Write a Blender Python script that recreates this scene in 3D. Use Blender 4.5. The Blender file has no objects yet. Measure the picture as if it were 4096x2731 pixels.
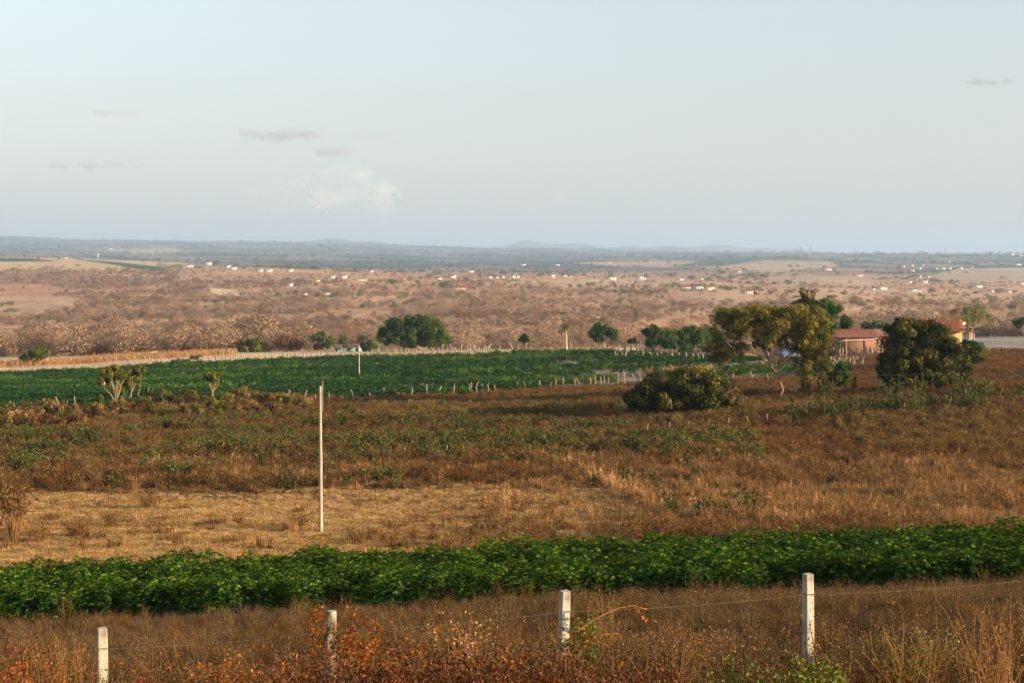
import bpy, math
import numpy as np
from mathutils import Vector
R = np.random.default_rng(7)
S = bpy.context.scene
PI = math.pi

# ------------------------------------------------------------------ camera, sky, sun, exposure
F = 50 / 36 * 1024            # focal length in pixels of the 1024 wide frame
HOR = 250.0                   # pixel row of the true horizon
CX = 512.0
cd = bpy.data.cameras.new('camera'); cam = bpy.data.objects.new('camera', cd)
S.collection.objects.link(cam); S.camera = cam
cd.lens = 50; cd.sensor_width = 36; cam.rotation_euler = (PI / 2, 0, 0)
cd.shift_y = (HOR - 341) / 1024
cd.clip_start = .1; cd.clip_end = 90000
SUN_EL, SUN_AZ = math.radians(13), math.radians(114)    # azimuth clockwise from +Y
w = bpy.data.worlds.new('World'); S.world = w; w.use_nodes = True
nt = w.node_tree; bg = nt.nodes['Background']
sk = nt.nodes.new('ShaderNodeTexSky'); sk.sky_type = 'NISHITA'; sk.sun_disc = False
sk.sun_elevation = SUN_EL; sk.sun_rotation = SUN_AZ
sk.air_density = 1.0; sk.dust_density = 2.2; sk.ozone_density = 1.6
hs = nt.nodes.new('ShaderNodeHueSaturation'); hs.inputs['Saturation'].default_value = .5; hs.inputs['Hue'].default_value = .49; hs.inputs['Value'].default_value = 1.05
nt.links.new(sk.outputs[0], hs.inputs['Color'])
# low, dusty air near the horizon: pale blue-grey, all the way round
gm = nt.nodes.new('ShaderNodeNewGeometry'); sx = nt.nodes.new('ShaderNodeSeparateXYZ'); nt.links.new(gm.outputs['Incoming'], sx.inputs[0])
mr = nt.nodes.new('ShaderNodeMapRange'); mr.inputs[1].default_value = 0; mr.inputs[2].default_value = -.24; mr.inputs[3].default_value = .85; mr.inputs[4].default_value = 0
nt.links.new(sx.outputs['Z'], mr.inputs[0])
mxs = nt.nodes.new('ShaderNodeMix'); mxs.data_type = 'RGBA'; nt.links.new(mr.outputs[0], mxs.inputs[0]); nt.links.new(hs.outputs[0], mxs.inputs[6])
mxs.inputs[7].default_value = (2.92, 3.05, 3.0, 1); nt.links.new(mxs.outputs[2], bg.inputs[0])
bg.inputs[1].default_value = .12
sl = bpy.data.lights.new('sun', 'SUN'); sl.energy = 4.6; sl.angle = math.radians(.5); sl.color = (1, .74, .46)
so = bpy.data.objects.new('sun', sl); S.collection.objects.link(so)
sd = Vector((math.cos(SUN_EL) * math.sin(SUN_AZ), math.cos(SUN_EL) * math.cos(SUN_AZ), math.sin(SUN_EL)))
so.rotation_euler = sd.to_track_quat('Z', 'Y').to_euler()
S.view_settings.view_transform = 'Standard'; S.view_settings.look = 'None'
S.view_settings.exposure = 1.1; S.view_settings.gamma = 1
S.cycles.max_bounces = 5; S.cycles.diffuse_bounces = 2; S.cycles.transmission_bounces = 3
S.cycles.transparent_max_bounces = 4; S.cycles.volume_bounces = 0

# ------------------------------------------------------------------ helpers
def obj(name, me, parent=None, loc=(0, 0, 0), rz=0, sc=None, mats=()):
    o = bpy.data.objects.new(name, me); S.collection.objects.link(o)
    o.location = loc; o.rotation_euler = (0, 0, rz)
    if sc is not None: o.scale = sc if hasattr(sc, '__len__') else (sc, sc, sc)
    if parent: o.parent = parent
    return o
def tag(o, label=None, cat=None, group=None, kind=None):
    if label: o['label'] = label
    if cat: o['category'] = cat
    if group: o['group'] = group
    if kind: o['kind'] = kind
    return o
class MB:
    """collects vertices and faces of one mesh"""
    def __init__(s): s.v = []; s.f = []; s.t = []; s.m = []; s.n = 0
    def add(s, v, f, tint=.5, mi=0):
        v = np.asarray(v, float).reshape(-1, 3); f = np.asarray(f, int)
        s.v.append(v); s.f.append((f + s.n)); s.n += len(v)
        t = np.asarray(tint, float)
        s.t.append(np.full(len(v), float(t)) if t.ndim == 0 else t)
        s.m.append(np.full(len(f), mi, int)); return s
    def mesh(s, name, mats=(), smooth=False):
        me = bpy.data.meshes.new(name)
        V = np.concatenate(s.v); me.vertices.add(len(V)); me.vertices.foreach_set('co', V.ravel())
        L = np.concatenate([f.ravel() for f in s.f]); cnt = np.concatenate([np.full(len(f), f.shape[1]) for f in s.f])
        me.loops.add(len(L)); me.loops.foreach_set('vertex_index', L.astype(np.int32))
        me.polygons.add(len(cnt)); st = np.concatenate([[0], np.cumsum(cnt)[:-1]])
        me.polygons.foreach_set('loop_start', st.astype(np.int32))
        me.polygons.foreach_set('material_index', np.concatenate(s.m).astype(np.int32))
        a = me.attributes.new('tint', 'FLOAT', 'POINT'); a.data.foreach_set('value', np.concatenate(s.t).astype(np.float32))
        me.update(calc_edges=True); me.validate()
        if smooth: me.polygons.foreach_set('use_smooth', np.ones(len(cnt), bool))
        for m in mats: me.materials.append(m)
        return me
    def box(s, x0, x1, y0, y1, z0, z1, tint=.5, mi=0, M=None):
        v = np.array([(x, y, z) for z in (z0, z1) for y in (y0, y1) for x in (x0, x1)], float)
        if M is not None: v = M(v)
        return s.add(v, [(0, 2, 3, 1), (4, 5, 7, 6), (0, 1, 5, 4), (2, 6, 7, 3), (0, 4, 6, 2), (1, 3, 7, 5)], tint, mi)
    def tube(s, pts, rad, k=6, tint=.5, mi=0, cap=True):
        P = np.asarray(pts, float); n = len(P); rad = np.broadcast_to(rad, n)
        T = np.gradient(P, axis=0); T /= np.linalg.norm(T, axis=1)[:, None] + 1e-9
        ref = np.array([1, 0, 0.]) if abs(T[:, 0]).mean() < .8 else np.array([0, 1, 0.])
        A = np.cross(T, ref); A /= np.linalg.norm(A, axis=1)[:, None] + 1e-9; B = np.cross(T, A)
        th = np.arange(k) * 2 * PI / k
        V = P[:, None] + rad[:, None, None] * (np.cos(th)[None, :, None] * A[:, None] + np.sin(th)[None, :, None] * B[:, None])
        i, j = np.meshgrid(np.arange(n - 1), np.arange(k), indexing='ij'); j2 = (j + 1) % k
        f = np.stack([i * k + j, i * k + j2, (i + 1) * k + j2, (i + 1) * k + j], -1).reshape(-1, 4)
        s.add(V.reshape(-1, 3), f, tint, mi)
        if cap:
            s.add(V[-1], [list(range(k))], tint, mi); s.add(V[0][::-1], [list(range(k))], tint, mi)
        return s
    def leaves(s, C, D, size, width=.45, tint=.5, mi=0, fold=.15, rg=None, nrm=None):
        """rhombic leaves at C pointing along D"""
        rg = rg or R; C = np.asarray(C, float); n = len(C)
        D = D / (np.linalg.norm(D, axis=1)[:, None] + 1e-9)
        nr = rg.normal(size=(n, 3))
        if nrm is not None: nr = nr * .38 + nrm; D = D - nrm * (D * nrm).sum(1)[:, None] * .7; D = D / (np.linalg.norm(D, axis=1)[:, None] + 1e-9)
        Q = np.cross(nr, D); Q /= np.linalg.norm(Q, axis=1)[:, None] + 1e-9
        N = np.cross(D, Q); sz = np.broadcast_to(size, n)[:, None]
        V = np.stack([C, C + sz * (.5 * D + width * .5 * Q + fold * N), C + sz * D, C + sz * (.5 * D - width * .5 * Q + fold * N)], 1)
        f = np.arange(n)[:, None] * 4 + np.array([0, 1, 2, 3])
        t = np.broadcast_to(tint, n)
        return s.add(V.reshape(-1, 3), f, np.repeat(t, 4), mi)
def rdir(n, up=0., rg=None):
    d = (rg or R).normal(size=(n, 3)); d /= np.linalg.norm(d, axis=1)[:, None]; d[:, 2] += up
    return d / np.linalg.norm(d, axis=1)[:, None]
def hsh(i, j, s=0):
    n = np.sin(i * 127.1 + j * 311.7 + s * 74.7) * 43758.5453
    return n - np.floor(n)
def vn(x, y, s=0):
    i, j = np.floor(x), np.floor(y); a, b = x - i, y - j
    a = a * a * (3 - 2 * a); b = b * b * (3 - 2 * b)
    return (hsh(i, j, s) * (1 - a) + hsh(i + 1, j, s) * a) * (1 - b) + (hsh(i, j + 1, s) * (1 - a) + hsh(i + 1, j + 1, s) * a) * b
def fbm(x, y, s=0, o=3):
    t = 0; a = .5; tot = 0
    for k in range(o): t = t + a * vn(x * 2 ** k + 13 * k, y * 2 ** k + 7 * k, s + k); tot += a; a *= .5
    return t / tot

# ------------------------------------------------------------------ terrain height
COLS = np.array([0, 256, 512, 768, 1024.])
TB = np.array([
 [15.3, 748, 728, 706, 690, 665], [30, 668, 657, 645, 628, 608], [45, 620, 609, 598, 586, 574],
 [60, 571, 562, 553, 543, 531], [73, 541, 532, 524, 515, 504], [90, 507, 499, 491, 482, 470],
 [110, 469, 462, 455, 446, 434], [130, 440, 434, 428, 417, 404], [155, 414, 411, 405, 395, 380],
 [175, 404, 401, 396, 383, 368], [200, 397, 392, 386, 373, 358], [235, 388, 382, 373, 361, 350], [290, 375, 366, 361, 352, 343.5],
 [340, 366, 358, 353, 347, 340], [380, 359, 352, 350, 345, 338],
 [430, 355, 352, 349, 343, 334], [520, 350, 347, 345, 337, 328],
 [650, 341, 338, 336, 329, 320], [800, 329, 327, 324, 319, 313], [1000, 314, 312, 309, 306, 306],
 [1250, 300, 299, 296, 295, 299], [1500, 290, 288, 286, 289, 297.5], [1750, 283, 279, 280, 285, 296],
 [2000, 277, 273.5, 277, 284, 292], [2300, 269, 269, 275.5, 281, 286], [2600, 261, 267.5, 274.5, 277, 280.5],
 [3000, 256, 268, 272.5, 272, 275], [3600, 258, 266, 269.5, 267, 270], [4300, 259, 262, 266, 263, 265],
 [5200, 254, 258, 261, 259, 260.5], [6500, 253, 254, 257, 256.5, 256.5], [8000, 248, 250, 253, 254.5, 254.2],
 [10000, 242.5, 245.5, 249.5, 253.2, 256], [12500, 237.3, 241.5, 248, 253.5, 257.5], [16000, 243, 245, 249, 253.5, 258],
 [21000, 250, 248, 249.5, 252.5, 258], [26000, 256, 256, 256, 256, 260]])
TL = np.log(TB[:, 0]); TZ = (HOR - TB[:, 1:]) * TB[:, :1] / F
def pchip_slopes(x, y):
    h = np.diff(x)[:, None]; d = np.diff(y, axis=0) / h
    m = np.zeros_like(y); m[1:-1] = (d[:-1] + d[1:]) / 2; m[0] = d[0]; m[-1] = d[-1]
    return m
TM = pchip_slopes(TL, TZ)
NEAR = np.array([[-60, -1.8], [-3, -1.8], [3, -1.9], [6, -2.7], [10, -3.75], [15.3, 0]])
def Hh(x, Y):
    x = np.asarray(x, float); Y = np.asarray(Y, float)
    Yc = np.clip(Y, 15.3, 26000); px = np.clip(CX + F * x / Yc, -250, 1270)
    l = np.log(Yc); k = np.clip(np.searchsorted(TL, l) - 1, 0, len(TL) - 2)
    h = TL[k + 1] - TL[k]; t = (l - TL[k]) / h
    c = np.clip(px, 0, 1023.9) / 256; ci = c.astype(int); cf = c - ci
    def col(ci):
        return ((2 * t ** 3 - 3 * t ** 2 + 1) * TZ[k, ci] + (t ** 3 - 2 * t ** 2 + t) * h * TM[k, ci]
                + (-2 * t ** 3 + 3 * t ** 2) * TZ[k + 1, ci] + (t ** 3 - t ** 2) * h * TM[k + 1, ci])
    a, b = col(ci), col(np.minimum(ci + 1, 4)); cs = cf * cf * (3 - 2 * cf) * .5 + cf * .5
    z = a * (1 - cs) + b * cs
    # extrapolate slopes gently beyond the frame
    ex = np.where(px > 1023.9, px - 1023.9, np.where(px < 0, px, 0.))
    z = z + (ex * .06 * Yc / F) * np.clip(200 / Yc, 0, 1)
    lv = np.log(Yc) * 9; A = Yc / F
    far = np.clip((Yc - 450) / 600, 0, 1); vf = np.clip((Yc - 1900) / 2500, 0, 1)
    z = z + A * far * (np.interp(Yc, [450, 800, 1900, 2600], [1.5, 3.8, 3.0, 1.5]) * (fbm(px / 90, lv, 3) - .5) * 2)
    z = z + A * vf * (1.6 * (fbm(px / 150, lv * 1.4, 9) - .5) * 2)
    # distant rounded mountains
    def bump(c, wd, hp, Y0=19500): return hp * np.exp(-((px - c) / wd) ** 2) * np.exp(-((Yc - Y0) / 2200.) ** 2) * A
    for c_, w_, h_ in ((332, 22, 8.5), (372, 26, 6.5), (300, 26, 3), (425, 20, 3), (528, 20, 7.5), (575, 26, 5), (630, 16, 3.5), (720, 30, 6.5), (668, 22, 4.5), (768, 18, 3.5), (800, 14, 4.5)):
        z = z + bump(c_, w_, h_)
    mid = np.clip((Y - 55) / 40, 0, 1) * np.clip((420 - Y) / 60, 0, 1)
    z = z + mid * ((fbm(x / 14, Y / 14, 21) - .5) * .7)
    z = z + np.clip((Y - 5) / 10, 0, 1) * np.clip((420 - Y) / 100, 0, 1) * (fbm(x / 2.5, Y / 2.5, 31) - .5) * .16
    zn = np.interp(Y, NEAR[:, 0], NEAR[:, 1]); z153 = z
    blend = np.clip((Y - 10) / 5.3, 0, 1); nz = np.where(Y < 10, zn, -3.75 * (1 - blend) + blend * z153)
    return np.where(Y < 15.3, nz, z)
def H(x, Y): return float(Hh(x, Y))
YS = np.exp(np.linspace(math.log(15.4), math.log(25000), 6000))
def ground_at(px, py, ymin=15, ymax=25000):
    """first visible ground point beyond ymin that projects at px, py"""
    Y = YS[(YS >= ymin) & (YS <= ymax)]; p = HOR - F * Hh((px - CX) * Y / F, Y) / Y
    k = int(np.argmax(p <= py)) if (p <= py).any() else int(np.argmin(p))
    return (px - CX) * Y[k] / F, Y[k], H((px - CX) * Y[k] / F, Y[k])
def P(px, Y): x = (px - CX) * Y / F; return (x, Y, H(x, Y))
def zat(py, Y): return (HOR - py) * Y / F

# ------------------------------------------------------------------ materials
def mat(name): m = bpy.data.materials.new(name); m.use_nodes = True; return m, m.node_tree, m.node_tree.nodes, m.node_tree.links
def leafmat(name, cols, trans=.25, val=(.75, 1.25), attr='tint'):
    m, t, N, L = mat(name); N.remove(N['Principled BSDF']); out = N['Material Output']
    at = N.new('ShaderNodeAttribute'); at.attribute_name = attr
    rp = N.new('ShaderNodeValToRGB'); e = rp.color_ramp.elements
    while len(e) < len(cols): e.new(.5)
    for k, c in enumerate(cols): e[k].position = k / max(1, len(cols) - 1); e[k].color = (*c, 1)
    L.new(at.outputs['Fac'], rp.inputs[0])
    oi = N.new('ShaderNodeObjectInfo'); mr = N.new('ShaderNodeMapRange')
    mr.inputs[3].default_value, mr.inputs[4].default_value = val
    L.new(oi.outputs['Random'], mr.inputs[0])
    hv = N.new('ShaderNodeHueSaturation'); L.new(rp.outputs[0], hv.inputs['Color']); L.new(mr.outputs[0], hv.inputs['Value'])
    d = N.new('ShaderNodeBsdfDiffuse'); tr = N.new('ShaderNodeBsdfTranslucent'); mx = N.new('ShaderNodeMixShader'); mx.inputs[0].default_value = trans
    for b in (d, tr): L.new(hv.outputs[0], b.inputs['Color'])
    L.new(d.outputs[0], mx.inputs[1]); L.new(tr.outputs[0], mx.inputs[2]); L.new(mx.outputs[0], out.inputs[0])
    return m
def surf(name, c1, c2, scale=3., rough=.85, detail=6, stretch=(1, 1, 1), bump=0, ramp=(.35, .65)):
    m, t, N, L = mat(name); b = N['Principled BSDF']; b.inputs['Roughness'].default_value = rough; b.inputs['Specular IOR Level'].default_value = .2
    tc = N.new('ShaderNodeTexCoord'); mp = N.new('ShaderNodeMapping'); mp.inputs['Scale'].default_value = stretch
    ns = N.new('ShaderNodeTexNoise'); ns.inputs['Scale'].default_value = scale; ns.inputs['Detail'].default_value = detail
    L.new(tc.outputs['Object'], mp.inputs[0]); L.new(mp.outputs[0], ns.inputs[0])
    rp = N.new('ShaderNodeValToRGB'); rp.color_ramp.elements[0].position = ramp[0]; rp.color_ramp.elements[1].position = ramp[1]
    rp.color_ramp.elements[0].color = (*c1, 1); rp.color_ramp.elements[1].color = (*c2, 1)
    L.new(ns.outputs[0], rp.inputs[0]); L.new(rp.outputs[0], b.inputs['Base Color'])
    if bump:
        bp = N.new('ShaderNodeBump'); bp.inputs['Strength'].default_value = bump; bp.inputs['Distance'].default_value = .02
        L.new(ns.outputs[0], bp.inputs['Height']); L.new(bp.outputs[0], b.inputs['Normal'])
    return m
M = {}
M['bark'] = surf('bark', (.22, .15, .09), (.38, .28, .18), 4, stretch=(3, 3, .6), bump=.3)
M['bark_pale'] = surf('pale_bark', (.42, .30, .18), (.62, .46, .30), 4, stretch=(3, 3, .6), bump=.3)
M['bark_tan'] = surf('tan_bark', (.17, .115, .065), (.33, .235, .135), 4, stretch=(3, 3, .6), bump=.3)
M['bark_dark'] = surf('dark_bark', (.10, .07, .045), (.2, .14, .09), 4, stretch=(3, 3, .6), bump=.3)
M['mango'] = leafmat('mango_leaf', [(.010, .026, .007), (.032, .066, .012), (.11, .14, .022)])
M['green'] = leafmat('green_leaf', [(.02, .05, .012), (.05, .10, .02), (.10, .15, .03)])
M['lime'] = leafmat('yellow_green_leaf', [(.05, .08, .012), (.12, .15, .02), (.22, .22, .03)])
M['olive'] = leafmat('olive_leaf', [(.03, .038, .011), (.075, .08, .018), (.23, .20, .035)])
M['rust'] = leafmat('olive_orange_leaf', [(.038, .05, .014), (.108, .105, .022), (.28, .19, .032)])
M['rust2'] = leafmat('yellow_olive_leaf', [(.04, .05, .012), (.10, .11, .02), (.20, .18, .03)])
M['greygreen'] = leafmat('grey_green_leaf', [(.06, .09, .05), (.11, .15, .08), (.17, .20, .10)])
M['brown'] = leafmat('brown_twig', [(.11, .062, .038), (.21, .125, .075), (.33, .205, .125)])
M['pale'] = leafmat('pale_twig', [(.19, .125, .078), (.29, .195, .125), (.38, .27, .178)])
M['drygrass'] = leafmat('dry_grass', [(.13, .066, .026), (.30, .165, .062), (.48, .29, .125)], trans=.3)
M['tangrass'] = leafmat('tan_grass', [(.28, .17, .06), (.50, .33, .13), (.68, .48, .21)], trans=.3)
M['rustgrass'] = leafmat('rust_grass', [(.06, .032, .014), (.155, .078, .029), (.30, .16, .057)], trans=.3)
M['weed'] = leafmat('weed_leaf', [(.03, .04, .012), (.078, .085, .024), (.17, .165, .05)])
M['cassava'] = leafmat('cassava_leaf', [(.005, .026, .005), (.027, .078, .010), (.20, .26, .02)], trans=.3)  # shaded insides and sunlit yellow tips are put into this ramp
M['farcrop'] = leafmat('far_crop_leaf', [(.006, .03, .012), (.02, .068, .018), (.08, .14, .03)], trans=.2)
M['ember'] = leafmat('dark_rusty_leaf', [(.03, .014, .008), (.11, .038, .012), (.30, .10, .02)])
M['hillgreen'] = leafmat('hill_tree_leaf', [(.03, .055, .02), (.07, .11, .035), (.13, .17, .05)])
M['hilllime'] = leafmat('light_hill_tree_leaf', [(.06, .09, .02), (.15, .19, .04), (.24, .27, .06)])
M['hedge_olive'] = leafmat('sunlit_hedge_leaf', [(.04, .05, .013), (.11, .11, .025), (.24, .21, .045)])  # lighter copy of olive, the sunlit look put into its colour
M['hedge_brown'] = leafmat('sunlit_withered_leaf', [(.07, .05, .02), (.19, .125, .042), (.36, .24, .08)])  # lighter copy of dryleaf, sunlit brightness put into its colour
M['slope'] = leafmat('withered_grass', [(.06, .036, .02), (.145, .088, .046), (.27, .17, .09)], trans=.2)
M['corn'] = leafmat('dry_corn_leaf', [(.30, .13, .045), (.52, .27, .10), (.70, .45, .22)], trans=.3)
M['dryleaf'] = leafmat('dry_leaf', [(.07, .05, .02), (.16, .105, .035), (.27, .17, .06)])
M['orange'] = leafmat('orange_leaf', [(.12, .035, .01), (.36, .10, .014), (.62, .20, .025)], trans=.35)
M['palm'] = leafmat('palm_frond', [(.03, .05, .012), (.08, .10, .02), (.18, .17, .03)])
M['post'] = surf('concrete', (.13, .105, .075), (.43, .38, .30), 9, stretch=(1, 1, .5), bump=.6, ramp=(.3, .55), detail=9)
M['wood'] = surf('weathered_stake', (.19, .14, .095), (.41, .32, .22), 5, stretch=(2, 2, .4))
M['polewood'] = surf('weathered_pole', (.24, .18, .12), (.52, .43, .31), 3, stretch=(6, 6, .35), bump=.4)
M['wire'] = surf('wire', (.12, .10, .07), (.22, .18, .13), 5, rough=.5)
M['white'] = surf('limewash_wall', (.58, .54, .48), (.72, .68, .62), 1.5)
M['cream'] = surf('cream_wall', (.62, .58, .36), (.74, .70, .46), 1.5)
M['yellow'] = surf('yellow_wall', (.34, .235, .085), (.50, .36, .14), 2.5)
M['pink'] = surf('faded_pink_wall', (.55, .35, .28), (.66, .46, .36), 1.5)
M['teal'] = surf('turquoise_wall', (.14, .44, .46), (.22, .56, .56), 1.5)
M['tile'] = surf('roof_tile', (.12, .04, .022), (.27, .088, .045), 2.5, stretch=(1, 1, 1))
M['tiledark'] = surf('weathered_roof_tile', (.10, .042, .03), (.23, .09, .058), 2.5)
M['dark'] = surf('dark_opening', (.02, .018, .015), (.05, .04, .035), 3)
M['powerline'] = surf('dull_cable', (.05, .045, .04), (.09, .08, .065), 5)
M['oldpost'] = surf('mossy_concrete', (.07, .05, .035), (.36, .31, .24), 11, stretch=(1, 1, .5), bump=.6, ramp=(.42, .6), detail=9)
M['blue'] = surf('blue_plastic', (.03, .12, .35), (.05, .18, .48), 3, rough=.4)
M['grey'] = surf('grey_cement', (.36, .33, .29), (.50, .46, .40), 3)
M['steel'] = surf('galvanised_steel', (.20, .20, .21), (.30, .30, .31), 3, rough=.5)
M['black'] = surf('black_hide', (.015, .012, .01), (.04, .03, .025), 3)
M['feather'] = surf('white_feather', (.80, .80, .78), (.86, .86, .84), 8)
M['redpaint'] = surf('red_paint', (.35, .04, .02), (.48, .07, .035), 3, rough=.4)

m, t, N, L = mat('ground_soil'); b = N['Principled BSDF']; b.inputs['Roughness'].default_value = .95; b.inputs['Specular IOR Level'].default_value = .1
at = N.new('ShaderNodeAttribute'); at.attribute_name = 'Col'; tc = N.new('ShaderNodeTexCoord')
last = at.outputs['Color']
for sc_, lo, hi in ((.012, .8, 1.2), (.12, .72, 1.25), (1.3, .7, 1.3), (9., .75, 1.25)):
    ns = N.new('ShaderNodeTexNoise'); ns.inputs['Scale'].default_value = sc_; ns.inputs['Detail'].default_value = 5
    L.new(tc.outputs['Object'], ns.inputs[0]); mr = N.new('ShaderNodeMapRange'); mr.inputs[1].default_value = .3; mr.inputs[2].default_value = .7
    mr.inputs[3].default_value = lo; mr.inputs[4].default_value = hi; L.new(ns.outputs[0], mr.inputs[0])
    vm = N.new('ShaderNodeVectorMath'); vm.operation = 'SCALE'; L.new(last, vm.inputs[0]); L.new(mr.outputs[0], vm.inputs['Scale']); last = vm.outputs[0]
L.new(last, b.inputs['Base Color']); M['ground'] = m

# ------------------------------------------------------------------ ground sheet
def inpoly(px, py, poly):
    r = np.zeros(px.shape, bool); n = len(poly)
    for i in range(n):
        x1, y1 = poly[i]; x2, y2 = poly[(i + 1) % n]
        if y1 == y2: continue
        r ^= ((y1 > py) != (y2 > py)) & (px < (x2 - x1) * (py - y1) / (y2 - y1) + x1)
    return r
FIELD_TOP = ([-200, 0, 100, 160, 250, 320, 420, 512, 560, 620, 700, 800, 860], [381, 375, 370.5, 366, 362, 359, 356.5, 353, 351.5, 352.5, 357, 361, 363])
FIELD_BOT = ([-200, 0, 60, 160, 284, 345, 400, 450, 512, 560, 645, 760, 860], [417, 411, 407, 402, 397, 400.5, 398, 396, 391, 387, 382, 378, 374])
def in_field(px, py, Y): return (Y > 150) & (Y < 385) & (py > np.interp(px, *FIELD_TOP)) & (py < np.interp(px, *FIELD_BOT)) & (px < 850)
def cas_lo(px): return np.interp(px, [-300, 0, 512, 1024, 1300], [636, 625, 604, 584, 574])   # near edge of the near crop, ground pixel rows
def cas_hi(px): return np.interp(px, [-300, 0, 512, 1024, 1300], [600, 589, 568, 548, 541])
def py_of(x, Y): return HOR - F * Hh(x, Y) / np.maximum(Y, 1)
RED = (.48, .235, .12); TAN = (.50, .34, .175); SCR = (.38, .215, .115); GRN = (.035, .085, .04); PTAN = (.42, .29, .175)
POLYS = [  # image outline, colour, nearest and farthest distance
 ([(-60, 284), (40, 284), (75, 290), (40, 297), (-60, 299)], RED, 900, 2300),
 ([(-60, 297), (60, 295), (100, 303), (60, 311), (40, 318), (-60, 318)], (.45, .28, .165), 700, 2300),
 ([(-60, 326), (10, 327), (60, 333), (30, 337), (-60, 341)], RED, 500, 1300),
 ([(-60, 260), (60, 258), (130, 260), (190, 263), (150, 271), (60, 269), (-60, 270)], TAN, 1900, 5000),
 ([(-60, 257.5), (30, 258), (60, 261), (0, 261.5), (-60, 261.5)], GRN, 1900, 5000),
 ([(70, 258.5), (120, 262), (170, 267.5), (150, 271), (112, 264)], GRN, 1900, 5000),
 ([(205, 287), (235, 290), (240, 295), (220, 298)], (.58, .42, .26), 900, 2300),
 ([(650, 296), (768, 287), (900, 289), (1100, 300), (1100, 306), (840, 300), (720, 306), (660, 305)], (.44, .28, .165), 700, 2600),
 ([(615, 346), (640, 320), (700, 317), (790, 322), (790, 345)], (.55, .285, .15), 380, 900),
 ([(840, 305), (1100, 312), (1100, 330), (840, 330)], (.46, .28, .16), 380, 1300),
 ([(460, 283), (600, 279), (700, 281), (760, 285), (700, 289), (560, 288)], PTAN, 1500, 2800),
 ([(560, 262), (640, 261), (700, 261), (670, 267), (620, 266)], PTAN, 2900, 6000),
 ([(700, 260), (745, 261), (738, 263.5), (690, 263)], GRN, 2900, 6000),
 ([(768, 260), (830, 261), (840, 266), (780, 272), (700, 268)], PTAN, 2900, 6000),
 ([(860, 272.5), (920, 270), (980, 265), (1100, 262), (1100, 264), (960, 269.5), (900, 274)], GRN, 1900, 6000),
 ([(960, 268), (1100, 266), (1100, 282), (960, 283), (920, 278)], PTAN, 1900, 4500),
 ([(768, 276), (860, 276), (900, 286), (768, 290)], PTAN, 1900, 4500),
 ([(90, 250), (170, 248), (200, 251), (150, 254)], PTAN, 3500, 12000),
 ([(330, 265), (420, 264), (430, 267), (350, 268.5)], GRN, 2500, 6000),
]
def groundcol(px, py, Y, x):
    n1 = fbm(x / 60, Y / 60, 41, 4); n2 = fbm(x / 9, Y / 9, 42, 3); n3 = fbm(np.log(Y + 20) * 14, px / 45, 43, 3)
    c = np.empty(px.shape + (3,)); c[:] = SCR
    k = np.clip((n1 - .35) * 3, 0, 1)[..., None]; c = c * (1 - k) + np.array((.50, .29, .155)) * k
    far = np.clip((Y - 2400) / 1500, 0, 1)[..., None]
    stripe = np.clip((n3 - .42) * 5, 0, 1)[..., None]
    fc = np.array((.055, .075, .08)) * (1 - stripe) + np.array((.21, .17, .14)) * stripe  # distant land coloured blue-green, blue haze put into the ground colour
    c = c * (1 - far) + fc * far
    for poly, col, y0, y1 in POLYS:
        mk = inpoly(px, py, poly) & (Y > y0) & (Y < y1); c[mk] = col
    # near land
    near = Y < 420
    br = np.array((.17, .085, .045)); c[near] = br
    tan = np.array((.56, .36, .17))
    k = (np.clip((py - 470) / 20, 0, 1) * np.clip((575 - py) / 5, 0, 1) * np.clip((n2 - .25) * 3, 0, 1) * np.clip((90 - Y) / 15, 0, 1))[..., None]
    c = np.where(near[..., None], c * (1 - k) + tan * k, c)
    k = (np.clip((n2 - .5) * 4, 0, 1) * (Y > 90) * (Y < 200))[..., None] * .8
    c = np.where(near[..., None], c * (1 - k) + np.array((.09, .085, .03)) * k, c)
    fl = in_field(px, py, Y)
    bare = np.clip((fbm(x / 4.5, Y / 3, 45, 3) - .45) * 8, 0, 1)[..., None]
    c = np.where(fl[..., None], np.array((.30, .23, .17)) * bare + np.array((.08, .07, .04)) * (1 - bare), c)
    st = near & (Y > 240) & (py <= np.interp(px, *FIELD_TOP) + .3) & (px < 640); c[st] = (.58, .42, .25)
    c[near & (Y > 40) & (Y < 66) & (py < cas_lo(px) + 4) & (py > cas_hi(px) - 6)] = (.17, .105, .07)
    yard = near & (py < 347.5) & (py > 336) & (px > 955) & (Y > 230); c[yard] = (.29, .25, .205)
    return c
def build_ground():
    u = np.concatenate([np.linspace(-4, -.62, 40, endpoint=False), np.linspace(-.62, .62, 640), np.linspace(.62, 4, 41)[1:]])
    Y = np.concatenate([np.linspace(-70, 2, 25, endpoint=False), np.linspace(2, 16, 60, endpoint=False), np.exp(np.linspace(math.log(16), math.log(26000), 1150))])
    U, YY = np.meshgrid(u, Y); X = U * (np.maximum(YY, 0) + np.clip(40 - YY * .1, 0, 40)) * 1.0
    Z = Hh(X, YY); px = CX + F * X / np.maximum(YY, 3); py = HOR - F * Z / np.maximum(YY, 3)
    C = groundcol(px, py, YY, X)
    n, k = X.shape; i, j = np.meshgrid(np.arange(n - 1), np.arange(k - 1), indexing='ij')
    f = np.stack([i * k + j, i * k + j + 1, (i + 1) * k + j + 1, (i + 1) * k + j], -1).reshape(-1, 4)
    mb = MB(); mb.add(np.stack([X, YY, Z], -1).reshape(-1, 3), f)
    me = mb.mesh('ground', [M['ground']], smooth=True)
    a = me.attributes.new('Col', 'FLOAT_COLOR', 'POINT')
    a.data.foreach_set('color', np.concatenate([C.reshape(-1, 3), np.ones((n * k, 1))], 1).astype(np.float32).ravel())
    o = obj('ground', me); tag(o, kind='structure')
build_ground()

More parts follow.
